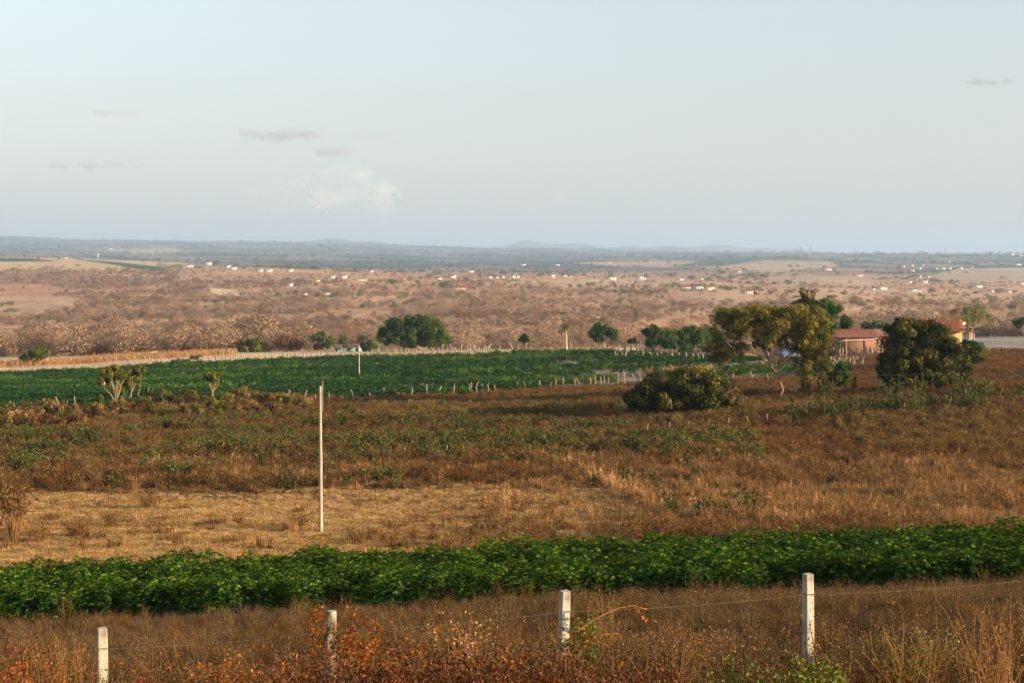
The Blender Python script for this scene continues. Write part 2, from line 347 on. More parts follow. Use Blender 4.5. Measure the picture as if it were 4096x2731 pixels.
# ------------------------------------------------------------------ haze
def haze():
    m, t, N, L = mat('haze_air'); N.remove(N['Principled BSDF'])
    v = N.new('ShaderNodeVolumePrincipled'); v.inputs['Color'].default_value = (.52, .72, .97, 1)
    v.inputs['Density'].default_value = 9.5e-5; v.inputs['Anisotropy'].default_value = .1
    L.new(v.outputs[0], N['Material Output'].inputs['Volume'])
    mb = MB(); mb.box(-110000, 110000, -3000, 27000, -260, 150)
    o = obj('haze', mb.mesh('haze', [m])); tag(o, kind='stuff')
haze()

# ------------------------------------------------------------------ plant prototypes
def lib(name, me):      # a prototype that lives outside the scene
    return bpy.data.objects.new(name, me)
def grass(name, mt, n=46, h=.5, r=.28, w=.012, lean=.35, seed=1):
    g = np.random.default_rng(seed); mb = MB()
    a = g.uniform(0, 2 * PI, n); rr = r * np.sqrt(g.uniform(0, 1, n)); b = np.stack([rr * np.cos(a), rr * np.sin(a), np.full(n, -.04)], 1)
    hh = h * g.uniform(.45, 1.1, n); d = np.stack([np.cos(a), np.sin(a)], 1) * (lean * g.uniform(.1, 1.2, n) * hh)[:, None]
    th = g.uniform(0, PI, n); q = np.stack([np.cos(th), np.sin(th), 0 * th], 1) * w
    m1 = b + np.column_stack([d * .35, hh * .55]); tp = b + np.column_stack([d, hh])
    V = np.stack([b - q, b + q, m1 + q * .9, m1 - q * .9, tp], 1); i = np.arange(n)[:, None] * 5
    tt = np.clip(g.normal(.5, .28, n), 0, 1)
    mb.add(V.reshape(-1, 3), i + np.array([0, 1, 2, 3]), np.repeat(tt, 5))
    mb.add(V.reshape(-1, 3), i + np.array([3, 2, 4]), np.repeat(tt, 5))
    return lib(name, mb.mesh(name, [mt]))
def herb(name, mt, n=26, h=.6, r=.35, ls=.09, stems=7, lf=.5, seed=1, seedhead=False, mt2=None):
    """branching dry or leafy herb: thin stems carrying small leaves"""
    g = np.random.default_rng(seed); mb = MB()
    for k in range(stems):
        a = g.uniform(0, 2 * PI); d = np.array([math.cos(a), math.sin(a), 0]) * r * g.uniform(.2, 1); hh = h * g.uniform(.6, 1.1)
        b = d * .25; q = np.array([-math.sin(a), math.cos(a), 0]) * .008
        p = [b, b + d * .3 + [0, 0, hh * .5], b + d * .75 + [0, 0, hh]]
        mb.add([p[0] - q, p[0] + q, p[1] + q, p[1] - q, p[2]], [[0, 1, 2, 3]], .35); mb.add([p[1] - q, p[1] + q, p[2]], [[0, 1, 2]], .35)
        t = g.uniform(.25, 1, n); C = b + d * (.75 * t)[:, None] + np.column_stack([0 * t, 0 * t, hh * t]) + g.normal(size=(n, 3)) * r * .16
        mb.leaves(C, rdir(n, .3, g), ls * g.uniform(.6, 1.3, n), lf, np.clip(g.normal(.5 + .2 * (t - .6), .25, n), 0, 1), 0, rg=g)
    return lib(name, mb.mesh(name, [mt]))
def shrub(name, mt, n=260, ls=.16, lf=.6, rx=1., rz=.75, z0=.55, clumps=9, seed=1, bark=None, flat=0):
    """low tree of the dry hills, unit radius, seen from far away"""
    g = np.random.default_rng(seed); mb = MB()
    cc = rdir(clumps, .15, g) * g.uniform(.35, .75, clumps)[:, None] * [rx, rx, rz] + [0, 0, z0 + .15]
    for k in range(clumps):
        q = rdir(n // clumps, .15, g); rad = g.uniform(.3, .5)
        C = cc[k] + q * rad * g.uniform(.7, 1.08, len(q))[:, None] * [1, 1, .8]
        base = np.clip(g.normal(.5, .15), .1, .9)
        mb.leaves(C, rdir(len(q), .2, g), ls * g.uniform(.6, 1.3, len(q)), lf, np.clip(base + g.normal(0, .2, len(q)), 0, 1), 0, rg=g, nrm=q)
    if bark:
        for k in range(min(clumps, 7)):
            mb.tube([(0, 0, -.2), (cc[k][0] * .4, cc[k][1] * .4, .2), tuple(cc[k])], [.05, .035, .012], 3, .5, 1, cap=False)
    return mb.mesh(name, [mt] + ([bark] if bark else []))
def cassava(name, mt, h=1.15, r=.6, nl=62, lobes=6, ls=.22, seed=1, wf=.23):
    g = np.random.default_rng(seed); mb = MB()
    for k in range(5):
        a = g.uniform(0, 2 * PI); d = np.array([math.cos(a), math.sin(a), 0]) * r * .45 * g.uniform(.2, 1)
        mb.tube([(0, 0, -.05), d * .5 + [0, 0, h * .45], d + [0, 0, h * .85]], [.016, .012, .008], 3, .2, 0, cap=False)
    for k in range(nl):
        q = rdir(1, .35, g)[0]; c = np.array([0, 0, h * .52]) + q * np.array([r, r, h * .5]) * g.uniform(.6, 1.02)
        if c[2] < h * .12: c[2] = h * .12 + .1
        out = np.array([q[0], q[1], .1]); out /= np.linalg.norm(out); sd_ = np.cross(out, [0, 0, 1.]); up = np.cross(sd_, out)
        droop = g.uniform(.25, 1.1); s_ = ls * g.uniform(.7, 1.2); tn = np.clip(g.normal(.35 + .4 * (c[2] / h - .5), .22), 0, 1)  # higher leaves take the yellow end, sunlit tops held in the tint
        th = np.linspace(-2.1, 2.1, lobes) + g.normal(0, .1, lobes)
        D = np.cos(th)[:, None] * out + np.sin(th)[:, None] * sd_; D[:, 2] -= droop
        D /= np.linalg.norm(D, axis=1)[:, None]
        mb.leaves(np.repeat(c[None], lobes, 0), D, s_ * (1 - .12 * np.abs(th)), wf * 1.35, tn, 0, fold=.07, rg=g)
    return mb.mesh(name, [mt])
def cornstalk(name, mt, seed=1, h=1.3):
    g = np.random.default_rng(seed); mb = MB()
    for s_ in range(3):
        b = np.array([g.normal() * .18, g.normal() * .18, 0]); l = g.normal(size=2) * .15; hh = h * g.uniform(.6, 1.1)
        mb.tube([b, b + [l[0] * .5, l[1] * .5, hh * .5], b + [l[0], l[1], hh]], [.014, .012, .006], 3, .6, cap=False)
        for k in range(7):
            t = g.uniform(.2, 1); a = g.uniform(0, 2 * PI); c = b + [l[0] * t, l[1] * t, hh * t]; d = np.array([math.cos(a), math.sin(a), 0])
            q = np.array([-d[1], d[0], 0]) * .028; p1 = c + d * .16 + [0, 0, .08]; p2 = c + d * .30 + [0, 0, -.22 * g.uniform(.5, 1.6)]
            mb.add([c, p1 + q, p2, p1 - q], [[0, 1, 2, 3]], g.uniform(.2, 1))
    return lib(name, mb.mesh(name, [mt]))
def milkweed(name, mt, seed=1, h=1.2):
    g = np.random.default_rng(seed); mb = MB()
    for s_ in range(6):
        a = g.uniform(0, 2 * PI); d = np.array([math.cos(a), math.sin(a), 0]) * g.uniform(.05, .5); hh = h * g.uniform(.5, 1.1)
        mb.tube([(0, 0, 0), d * .5 + [0, 0, hh * .5], d + [0, 0, hh]], [.018, .014, .008], 3, .7, cap=False)
        n = 16; t = np.linspace(.3, 1, n); C = d * t[:, None] + np.column_stack([0 * t, 0 * t, hh * t])
        mb.leaves(C, rdir(n, .45, g), .17 * g.uniform(.7, 1.2, n), .62, np.clip(g.normal(.5, .3, n), 0, 1), rg=g)
    return mb.mesh(name, [mt])

G_ = {}
def proto_set(key, items):
    c = bpy.data.collections.new(key)
    for o in items: c.objects.link(o)
    G_[key] = c
proto_set('grasses', [   # sorted by name
 grass('a_tan_grass', M['tangrass'], 50, .34, .30, .012, .5, 1), grass('b_tan_grass', M['tangrass'], 50, .26, .34, .012, .7, 2),
 grass('c_dry_grass', M['drygrass'], 50, .5, .28, .012, .45, 3), grass('d_dry_grass', M['drygrass'], 60, .62, .30, .012, .4, 4),
 grass('e_rust_grass', M['rustgrass'], 60, .55, .30, .013, .4, 5), grass('f_rust_grass', M['rustgrass'], 60, .42, .34, .014, .5, 6),
 herb('g_dry_herb', M['drygrass'], 20, .75, .35, .06, 8, .35, 7), herb('h_rust_herb', M['rustgrass'], 26, .7, .4, .07, 8, .45, 8),
 herb('i_weed', M['weed'], 18, .7, .4, .12, 7, .55, 9), herb('j_weed', M['weed'], 18, .5, .5, .13, 8, .6, 10),
 herb('k_clump', M['dryleaf'], 40, .8, .55, .09, 9, .5, 11), herb('l_clump', M['rustgrass'], 40, .7, .6, .08, 9, .45, 12)])
def fine(name, mt, seed, h=.55): # finely branched herb seen from close by
    return herb(name, mt, 34, h, .3, .022, 14, .5, seed)
proto_set('neargrass', [grass('a_near', M['slope'], 90, .5, .26, .0045, .5, 71), grass('b_near', M['drygrass'], 90, .42, .26, .004, .5, 72), grass('c_near', M['rustgrass'], 90, .55, .26, .005, .4, 73),
 fine('d_near', M['slope'], 74), fine('e_near', M['rustgrass'], 75, .65), fine('f_near', M['dryleaf'], 76), fine('g_near', M['weed'], 77, .4)])
proto_set('scrub', [lib(a + '_scrub', shrub(a + '_scrub', M[m_], 900, .085, .6, 1, rz_, z_, c_, s_)) for a, m_, rz_, z_, c_, s_ in
 (('a', 'brown', .7, .5, 10, 1), ('b', 'brown', .85, .6, 9, 2), ('c', 'pale', .85, .6, 10, 3), ('d', 'pale', .7, .5, 9, 4), ('e', 'olive', .8, .55, 10, 5), ('f', 'greygreen', .8, .55, 10, 6), ('g', 'green', .8, .55, 10, 7))])
M['farcrop2'] = leafmat('light_far_crop_leaf', [(.02, .055, .012), (.055, .115, .022), (.15, .21, .035)], trans=.2)
proto_set('farcrop', [lib('%s_farcrop' % 'abcdef'[k], shrub('%s_farcrop' % 'abcdef'[k], M['farcrop' if k < 3 else 'farcrop2'], 110, .30, .45, 1, .75, .45, 7, 20 + k)) for k in range(6)])
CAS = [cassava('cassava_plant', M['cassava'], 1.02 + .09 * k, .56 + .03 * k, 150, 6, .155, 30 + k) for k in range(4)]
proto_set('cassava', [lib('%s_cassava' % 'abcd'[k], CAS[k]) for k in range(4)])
proto_set('corn', [cornstalk('%s_corn' % 'abc'[k], M['corn'], 40 + k) for k in range(3)])

def scatter(name, key, P3, scl, idx, kind='stuff', tilt=.08, label=None):
    n = len(P3); me = bpy.data.meshes.new(name); me.vertices.add(n); me.vertices.foreach_set('co', np.asarray(P3, np.float32).ravel())
    rot = np.column_stack([R.normal(0, tilt, n), R.normal(0, tilt, n), R.uniform(0, 2 * PI, n)])
    s3 = np.asarray(scl, float); s3 = np.repeat(s3[:, None], 3, 1) if s3.ndim == 1 else s3
    for nm, tp, ar in (('rot', 'FLOAT_VECTOR', rot), ('scl', 'FLOAT_VECTOR', s3)):
        a = me.attributes.new(nm, tp, 'POINT'); a.data.foreach_set('vector', ar.astype(np.float32).ravel())
    a = me.attributes.new('idx', 'INT', 'POINT'); a.data.foreach_set('value', np.asarray(idx, np.int32))
    ng = bpy.data.node_groups.new(name, 'GeometryNodeTree')
    ng.interface.new_socket('Geometry', in_out='INPUT', socket_type='NodeSocketGeometry'); ng.interface.new_socket('Geometry', in_out='OUTPUT', socket_type='NodeSocketGeometry')
    N = ng.nodes; L = ng.links; gi = N.new('NodeGroupInput'); go = N.new('NodeGroupOutput')
    m2p = N.new('GeometryNodeMeshToPoints'); ip = N.new('GeometryNodeInstanceOnPoints'); ci = N.new('GeometryNodeCollectionInfo')
    ci.inputs['Collection'].default_value = G_[key]; ci.inputs['Separate Children'].default_value = True; ci.inputs['Reset Children'].default_value = True
    def attr(nm, tp): a = N.new('GeometryNodeInputNamedAttribute'); a.data_type = tp; a.inputs['Name'].default_value = nm; return a.outputs['Attribute']
    ip.inputs['Pick Instance'].default_value = True
    L.new(gi.outputs[0], m2p.inputs[0]); L.new(m2p.outputs[0], ip.inputs['Points']); L.new(ci.outputs[0], ip.inputs['Instance'])
    L.new(attr('idx', 'INT'), ip.inputs['Instance Index']); L.new(attr('rot', 'FLOAT_VECTOR'), ip.inputs['Rotation']); L.new(attr('scl', 'FLOAT_VECTOR'), ip.inputs['Scale'])
    L.new(ip.outputs[0], go.inputs[0])
    o = obj(name, me); md = o.modifiers.new('scatter', 'NODES'); md.node_group = ng
    return tag(o, label, kind=kind)
def sample(n, px0, px1, Y0, Y1, p=1.):
    px = R.uniform(px0, px1, n)
    if p == 1: Y = Y0 * (Y1 / Y0) ** R.uniform(0, 1, n)
    else: e = 1 - p; Y = (Y0 ** e + R.uniform(0, 1, n) * (Y1 ** e - Y0 ** e)) ** (1 / e)
    x = (px - CX) * Y / F; z = Hh(x, Y); return px, HOR - F * z / Y, x, Y, z

# ------------------------------------------------------------------ dry grass and weeds of the near land
def grassland():
    # slope between the road fence and the crop
    px, py, x, Y, z = sample(42000, -450, 1560, 12.5, 54, .8)
    k = ~((py < cas_lo(px) + 3)); px, py, x, Y, z = px[k], py[k], x[k], Y[k], z[k]; n = len(x)
    f = fbm(x / 2.2, Y / 2.2, 51); g = fbm(x / 5, Y / 5, 50)
    idx = np.where(f > .55, R.choice([2, 4, 5, 0], n), R.choice([0, 1, 3, 5, 3], n)); idx = np.where(R.uniform(0, 1, n) < .10 * (g > .55), 6, idx)
    idx = np.where((g > .6) & (px > 500) & (R.uniform(0, 1, n) < .5), R.choice([5, 3], n), idx)
    big = R.uniform(0, 1, n) < .05; scatter('dry_grass', 'neargrass', np.column_stack([x, Y, z]), R.uniform(.35, .9, n) * (.55 + .8 * g) * np.where(big, 1.7, 1), np.where(big, R.choice([3, 4, 5], n), idx))
    px, py, x, Y, z = sample(34000, -90, 1120, 58, 100, 1.)
    g = fbm(x / 9, Y / 6, 59, 3); k = (py < cas_hi(px) - 1) & (py > 478 + (fbm(x / 6, Y / 6, 58) - .5) * 20 - (px > 560) * 10) & (g + R.normal(0, .05, len(px)) > .33)
    px, py, x, Y, z = [a[k] for a in (px, py, x, Y, z)]; n = len(x)
    scatter('tan_meadow', 'grasses', np.column_stack([x, Y, z]), np.column_stack([R.uniform(.5, .8, n)] * 2 + [R.uniform(.3, .55, n)]), R.choice([0, 1, 1, 1, 2], n))
    # plain beyond the crop
    px, py, x, Y, z = sample(64000, -90, 1120, 56, 235, 1.)
    k = (py < cas_hi(px) - 3) & ~in_field(px, py, Y) & (Y < 240); px, py, x, Y, z = px[k], py[k], x[k], Y[k], z[k]
    f = fbm(x / 7, Y / 9, 52, 3); g = fbm(x / 16, Y / 16, 53, 3); n = len(x); u = R.uniform(0, 1, n)
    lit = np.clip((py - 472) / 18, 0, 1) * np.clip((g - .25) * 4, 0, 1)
    idx = np.where(u < lit * .93, R.choice([0, 1, 1], n), np.where((f > .5) | (py < 462), R.choice([4, 5, 7, 7, 11], n), R.choice([2, 3, 5, 7, 6, 4], n)))  # upper meadow gets darker plants, shade there put into plant colour
    greenband = np.exp(-((py - 437 + (px - 512) * .02) / 27) ** 2) * (px < 760) * 1.0 + np.exp(-((py - 412 + (px - 900) * .05) / 10) ** 2) * (px > 740) * .5
    idx = np.where(R.uniform(0, 1, n) < greenband * np.clip((fbm(x / 8, Y / 6, 54, 3) - .41) * 6, 0, 1), R.choice([8, 9, 10], n), idx)
    dk = fbm(x / 10, Y / 14, 57, 3); idx = np.where((dk > .55) & (lit < .4) & (R.uniform(0, 1, n) < .6), R.choice([10, 11, 10], n), idx)
    idx = np.where((px > 560) & (py > 500) & (R.uniform(0, 1, n) < .5), R.choice([0, 1, 2], n), idx)
    orange = (py > 520) & (py < 550) & (fbm(x / 3, Y / 3, 55) > .58); idx = np.where(orange & (u < .35), R.choice([7, 4, 3], n), idx)
    ed = (fbm(x / 8, Y / 5, 66, 3) - .5) * 34
    A = (px < 640 + ed * 4) & (py > 494 - px * .008 + ed * .5) & (py < 575)
    A |= (px > 600) & (py > 500 + ed * .6) & (R.uniform(0, 1, n) < .62)
    B = (px > 520 + ed * 4) & (py > 455 + ed) & (py < 530 + ed * .3)
    idx = np.where(B & (R.uniform(0, 1, n) < .7), R.choice([2, 3, 3, 1, 6], n), idx)
    cull = A & ~np.isin(idx, [0, 1]) & (R.uniform(0, 1, n) < .88)
    s = np.where(np.isin(idx, [0, 1]), R.uniform(.35, .7, n), R.uniform(.6, 1.15, n)) * np.interp(Y, [60, 110, 160], [.95, .95, .72]) * np.where(np.isin(idx, [8, 9]), 1.35, 1)
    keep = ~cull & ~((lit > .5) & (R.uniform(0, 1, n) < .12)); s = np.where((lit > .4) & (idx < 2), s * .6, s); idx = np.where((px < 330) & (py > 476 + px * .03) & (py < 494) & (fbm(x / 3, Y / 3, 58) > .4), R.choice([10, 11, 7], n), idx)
    s *= 1 + .5 * np.clip((fbm(x / 12, Y / 8, 56) - .5) * 3, 0, 1)
    scatter('dry_meadow', 'grasses', np.column_stack([x, Y, z])[keep], np.column_stack([s, s, np.where((lit > .4) & (idx < 2), s * .55, s)])[keep], idx[keep])
grassland()

# ------------------------------------------------------------------ scrub on the hills
KEEP = []      # trees and houses on the hills: nothing may grow right in front of them
def clear(px, py, Y):
    ok = np.ones(len(px), bool)
    for a, b, w_, Y0 in KEEP:
        ok &= ~((np.abs(px - a) < w_ / 2 + 1.5) & (Y < Y0 * 1.01) & (py - b < 3.2) & (py - b > -1))
    return ok
def scrub():
    px, py, x, Y, z = sample(52000, -110, 1140, 400, 2300, 0.)
    n = len(x); bare = np.zeros(n, bool)
    for poly, col, y0, y1 in POLYS:
        bare |= inpoly(px, py, poly) & (Y > y0) & (Y < y1)
    d = fbm(x / 55, Y / 55, 61, 3); dens = np.clip((d - .30) * 5, .05, 1)
    dens = np.where(px > 330, dens * .62, dens); dens = np.where(px > 560, dens * .7 , dens)
    dens = np.where(bare, np.where(px > 600, .07, .02), dens); dens = np.where((py < 300) & (px > 640), dens * .6, dens)
    dens = np.where((py < 281) & (px > 180) & (px < 700), dens * .15, dens)
    k = R.uniform(0, 1, n) < dens; px, py, x, Y, z = [a[k] for a in (px, py, x, Y, z)]; n = len(x)
    c = fbm(x / 120, Y / 120, 62, 2); u = R.uniform(0, 1, n)
    pale = np.clip((c - .42) * 4, .12, .75) + .35 * (Y < 650)
    idx = np.where(u < pale, R.choice([2, 3], n), R.choice([0, 1], n)); idx = np.where(R.uniform(0, 1, n) < .05, 4, idx); idx = np.where(R.uniform(0, 1, n) < .045, R.choice([5, 6], n), idx)
    s = R.lognormal(0, .38, n) * 1.9; s = np.where(np.isin(idx, [2, 3]), s * 1.15, s) * np.interp(Y, [400, 800, 1300], [1.25, 1.0, .95])
    k = clear(px, py, Y); px, py, x, Y, z, s, idx = [a[k] for a in (px, py, x, Y, z, s, idx)]
    o = scatter('hillside_scrub', 'scrub', np.column_stack([x, Y, z]), np.column_stack([s * 1.25, s * 1.25, s]), idx)
    # far bush and tree belts
    px, py, x, Y, z = sample(24000, -60, 1090, 2300, 15000, .9)
    n = len(x); b = fbm(np.log(Y) * 26, px / 60, 63, 3); dens = np.clip((b - .5) * 9, 0.02, 1) * np.where(px > 700, 1, .8)
    for poly, col, y0, y1 in POLYS: dens = np.where(inpoly(px, py, poly) & (Y > y0) & (Y < y1), .01, dens)
    k = R.uniform(0, 1, n) < dens; px, py, x, Y, z = [a[k] for a in (px, py, x, Y, z)]; n = len(x)
    idx = R.choice([0, 1, 4, 5, 6, 6, 5], n); s = R.lognormal(0, .35, n) * 3.6 * np.clip(Y / 4000, 1, 2.2)
    k = clear(px, py, Y); px, py, x, Y, z, s, idx = [a[k] for a in (px, py, x, Y, z, s, idx)]
    scatter('distant_woodland', 'scrub', np.column_stack([x, Y, z]), np.column_stack([s * 1.4, s * 1.4, s * .8]), idx)

# ------------------------------------------------------------------ crops
def crops():
    # near cassava crop: rows along x, the 300 nearest plants are things of their own
    pts = []
    row = 41.
    while row < 76:
        xs = np.arange(-.50 * row - 6, .50 * row + 8, .82); xs = xs + R.normal(0, .1, len(xs)); ys = row + R.normal(0, .12, len(xs))
        px = CX + F * xs / ys; py = HOR - F * Hh(xs, ys) / ys
        k = (py < cas_lo(px)) & (py > cas_hi(px)) & (R.uniform(0, 1, len(xs)) > .03)
        pts += [(a, b, H(a, b)) for a, b in zip(xs[k], ys[k])]; row += .78
    pts = np.array(pts); px = CX + F * pts[:, 0] / pts[:, 1]; vis = (px > 0) & (px < 1024)
    order = np.argsort(np.where(vis, cas_lo(px) - (HOR - F * pts[:, 2] / pts[:, 1]), 1e9)); first = order[:300]; rest = np.setdiff1d(np.arange(len(pts)), first)
    for q, i in enumerate(first):
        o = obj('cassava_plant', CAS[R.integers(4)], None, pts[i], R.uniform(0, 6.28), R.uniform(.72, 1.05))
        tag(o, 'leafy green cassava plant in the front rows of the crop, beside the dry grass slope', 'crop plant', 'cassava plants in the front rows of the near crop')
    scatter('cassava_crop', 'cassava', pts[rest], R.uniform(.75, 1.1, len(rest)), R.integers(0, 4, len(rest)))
    # far green crop
    px, py, x, Y, z = sample(60000, -100, 850, 160, 385, .3)
    k = in_field(px, py, Y); px, py, x, Y, z = [a[k] for a in (px, py, x, Y, z)]
    bare = fbm(x / 4.5, Y / 3, 45, 3); side = np.interp(px, [0, 400, 560, 850], [-.3, -.05, .10, .12]) - np.clip((Y - 250) / 100, 0, 1) * .10
    k = bare + side < .50 + R.normal(0, .07, len(px)); px, py, x, Y, z = [a[k] for a in (px, py, x, Y, z)]; n = len(x)
    s = R.uniform(.45, .95, n) * (.75 + .5 * fbm(x / 5, Y / 8, 67, 3)); py = HOR - F * z / Y
    lt = (fbm(x / 26, Y / 9, 68, 3) - .5) * 5 + np.interp(py, [350, 366, 382, 400], [.75, .5, .1, -.1])
    scatter('green_field', 'farcrop', np.column_stack([x, Y, z]), np.column_stack([s, s, s * .9]), R.integers(0, 3, n) + 3 * (R.uniform(0, 1, n) < lt))
    print('FAR CROP', n, 'NEAR', len(pts))
crops()

# ------------------------------------------------------------------ trees
def blob_leaves(mb, C, rad, n, leaf, lf=.6, flat=.8, g=None, tvar=.16):
    """leaf clumps: each blob gets its own mean tint and sub-clumps"""
    for c, r in zip(C, rad):
        q = rdir(n, .12, g); rr = r * g.uniform(.45, 1.08, n) ** .7
        base = np.clip(g.normal(.48, .26), .05, .98)
        sub = .12 * np.sin(q[:, 0] * 7 + c[0]) * np.cos(q[:, 2] * 6 + c[1])
        mb.leaves(c + q * rr[:, None] * [1, 1, flat], rdir(n, .05, g), leaf * g.uniform(.6, 1.3, n), lf, np.clip(base + sub + g.normal(0, tvar, n), 0, 1), rg=g, nrm=q)
def fill(cx, cy, rx, ry, n, r, g, bottom=1.):
    """blob discs filling an ellipse; bottom<1 cuts the lower half"""
    o = []
    while len(o) < n:
        a, b = g.uniform(-1, 1, 2)
        if a * a + b * b < 1 and b < bottom: o.append((cx + a * (rx - r * .6), cy + b * (ry - r * .6), r * g.uniform(.7, 1.25)))
    return o
def tree_img(name, label, cat, base, blobs, leaf, mt, nleaf=90, bark='bark', depth=.8, limbs=(), auto=8, forks=None, tr=.02, Y=None, group=None, lf=.6, flat=.85, seed=1, trunks=None, tvar=.16):
    g = np.random.default_rng(seed)
    if Y is None: x0, Y, z0 = ground_at(base[0], base[1], 60)
    else: x0 = (base[0] - CX) * Y / F; z0 = H(x0, Y)
    k = Y / F; root = obj(name, None, None, (x0, Y, z0)); tag(root, label, cat, group)
    def w(px, py, dy=0.): return np.array([(px - CX) * k - x0, dy, (HOR - py) * k - z0])
    B = np.array(blobs, float); cx = B[:, 0].mean(); half = max(B[:, 0].max() - B[:, 0].min(), 4) / 2 + B[:, 2].mean()
    dep = half * k * depth * np.sqrt(np.clip(1 - ((B[:, 0] - cx) / (half + 1)) ** 2, .05, 1)); dy = g.uniform(-1, 1, len(B)) * dep
    C = np.array([w(b[0], b[1], d) for b, d in zip(B, dy)])
    mb = MB(); blob_leaves(mb, C, B[:, 2] * k, nleaf, leaf, lf, flat, g, tvar)
    obj('crown', mb.mesh('crown', [M[mt]]), root)
    hgt = -B[:, 1].min() + base[1]; tr_ = tr * hgt * k
    for t_i, (bx, fx, fy) in enumerate(trunks or [(base[0], forks[0] if forks else base[0] + 1, forks[1] if forks else base[1] - hgt * .35)]):
        tb = MB(); b0 = w(bx, base[1]); b0[2] = H(b0[0] + x0, Y) - z0 - .3; f = w(fx, fy)
        mid = (b0 + f) / 2 + g.normal(0, .06, 3) * hgt * k * .4; tb.tube([b0, b0 * .8 + mid * .2 + [0, 0, .1], mid, f], np.array([1.5, 1.1, .95, .75]) * tr_, 7, .5)
        if auto:
            sel = g.choice(len(C), min(auto, len(C)), replace=False)
            for s_ in sel:
                e = C[s_]; m1 = f + (e - f) * .5 + np.array([g.normal() * .1, g.normal() * .1, -.08]) * np.linalg.norm(e - f)
                tb.tube([f - [0, 0, .1], m1, e], [tr_ * .55, tr_ * .33, tr_ * .12], 5, .5, cap=False)
        if t_i == 0:
            for lm, r0 in limbs:
                pts = [w(*p_) for p_ in lm]; tb.tube(pts, np.linspace(r0, r0 * .25, len(pts)) * k, 6, .6, cap=False)
        obj('trunk', tb.mesh('trunk', [M[bark]], smooth=True), root)
    return root
g0 = np.random.default_rng(5)
def rnd(cx, cy, rx, ry, n, r, bottom=1.): return fill(cx, cy, rx, ry, n, r, g0, bottom)

# the great dome on two pale trunks
tree_img('mango_tree', 'huge dark green domed tree on two pale trunks beyond the green field', 'tree', (413, 351.5),
  fill(413, 341, 39, 28, 100, 5.2, g0, .02) + fill(413, 339, 37, 8, 56, 4.6, g0), .48, 'mango', 230, 'bark_pale', .75, auto=7, tr=.022, Y=380, seed=3,
  trunks=[(404, 404, 345.5), (422.5, 421, 347)], limbs=[(((421, 349), (417, 345.5), (412, 342)), 1.1), (((423, 349), (428, 345.5), (434, 342)), 1.1)])
tree_img('leaning_tree', 'bright green round tree with a pale leaning limb, left of the orange corn strip', 'tree', (36, 361.5),
  rnd(37, 353.5, 12, 7, 22, 3.6) + rnd(26, 358, 7, 3, 8, 2.6), .5, 'lime', 110, 'bark_pale', .7, [(((33, 360.5), (28, 356), (26, 351)), .6)], 5, Y=335, seed=4)
tree_img('round_tree', 'dense yellow-green rounded tree just right of the orange corn strip', 'tree', (253, 355.5), rnd(252.5, 344.5, 13, 9.5, 34, 4), .55, 'lime', 120, 'bark', .8, auto=4, Y=400, seed=5)
tree_img('bare_tree', 'brown twiggy dome-shaped tree nearly without leaves behind the fence posts', 'tree', (290, 354), rnd(290, 343, 14.5, 9, 34, 4.2), .7, 'brown', 60, 'bark', .8, auto=14, Y=400, lf=.35, seed=6)
tree_img('open_tree', 'dark green open tree with pale crooked limbs left of the turquoise house', 'tree', (324, 353), rnd(322, 341, 12, 9.5, 26, 3.4), .55, 'green', 75, 'bark_pale', .8, [(((324, 349), (321, 343), (315, 339)), .6), (((324, 349), (327, 343), (330, 338)), .5)], 8, Y=400, seed=7)
for i, (px, pb, wx, hy, mt_, lb) in enumerate([(271, 352, 24, 17, 'greygreen', 'grey-green tree behind the brown dome tree and the yellow-green one'), (307, 350, 16, 15, 'greygreen', 'blue-green tree partly hidden behind the open tree with pale limbs'),
   (343, 349, 13, 14, 'greygreen', 'slim grey-green tree standing between the two turquoise houses'), (366, 350, 20, 16, 'greygreen', 'broad grey-green tree right behind the turquoise house'),
   (368, 353, 17, 12.5, 'green', 'low cone-shaped dark green bush at the left foot of the great domed tree'), (243, 352, 11, 9, 'greygreen', 'low grey-green bush at the left foot of the yellow-green round tree'),
   (4, 365, 16, 12, 'greygreen', 'low dark grey-green thicket at the left picture edge above the pale sandy strip'), (93, 359, 24, 10, 'greygreen', 'broad grey-green thorn tree behind the orange corn strip'),
   (171, 358, 20, 9, 'green', 'flat dark green bush behind the middle of the orange corn strip'), (201, 356, 34, 19, 'pale', 'big pale leafless mound-shaped tree on the scrub slope'),
   (222, 353, 12, 10, 'lime', 'light green bush right beside the big pale leafless tree')]):
    tree_img('thorn_tree' if i not in (4,) else 'cone_bush', lb, 'tree' if i != 4 else 'bush', (px, pb), rnd(px, pb - hy * .58, wx / 2, hy * .45, 18 + int(wx * .6), wx * .13 + .8), .6, mt_, 70, 'bark', .8, auto=5, Y=430 + 9 * i if i < 4 else 392 + 4 * i, seed=20 + i, lf=.35 if mt_ == 'pale' else .6)
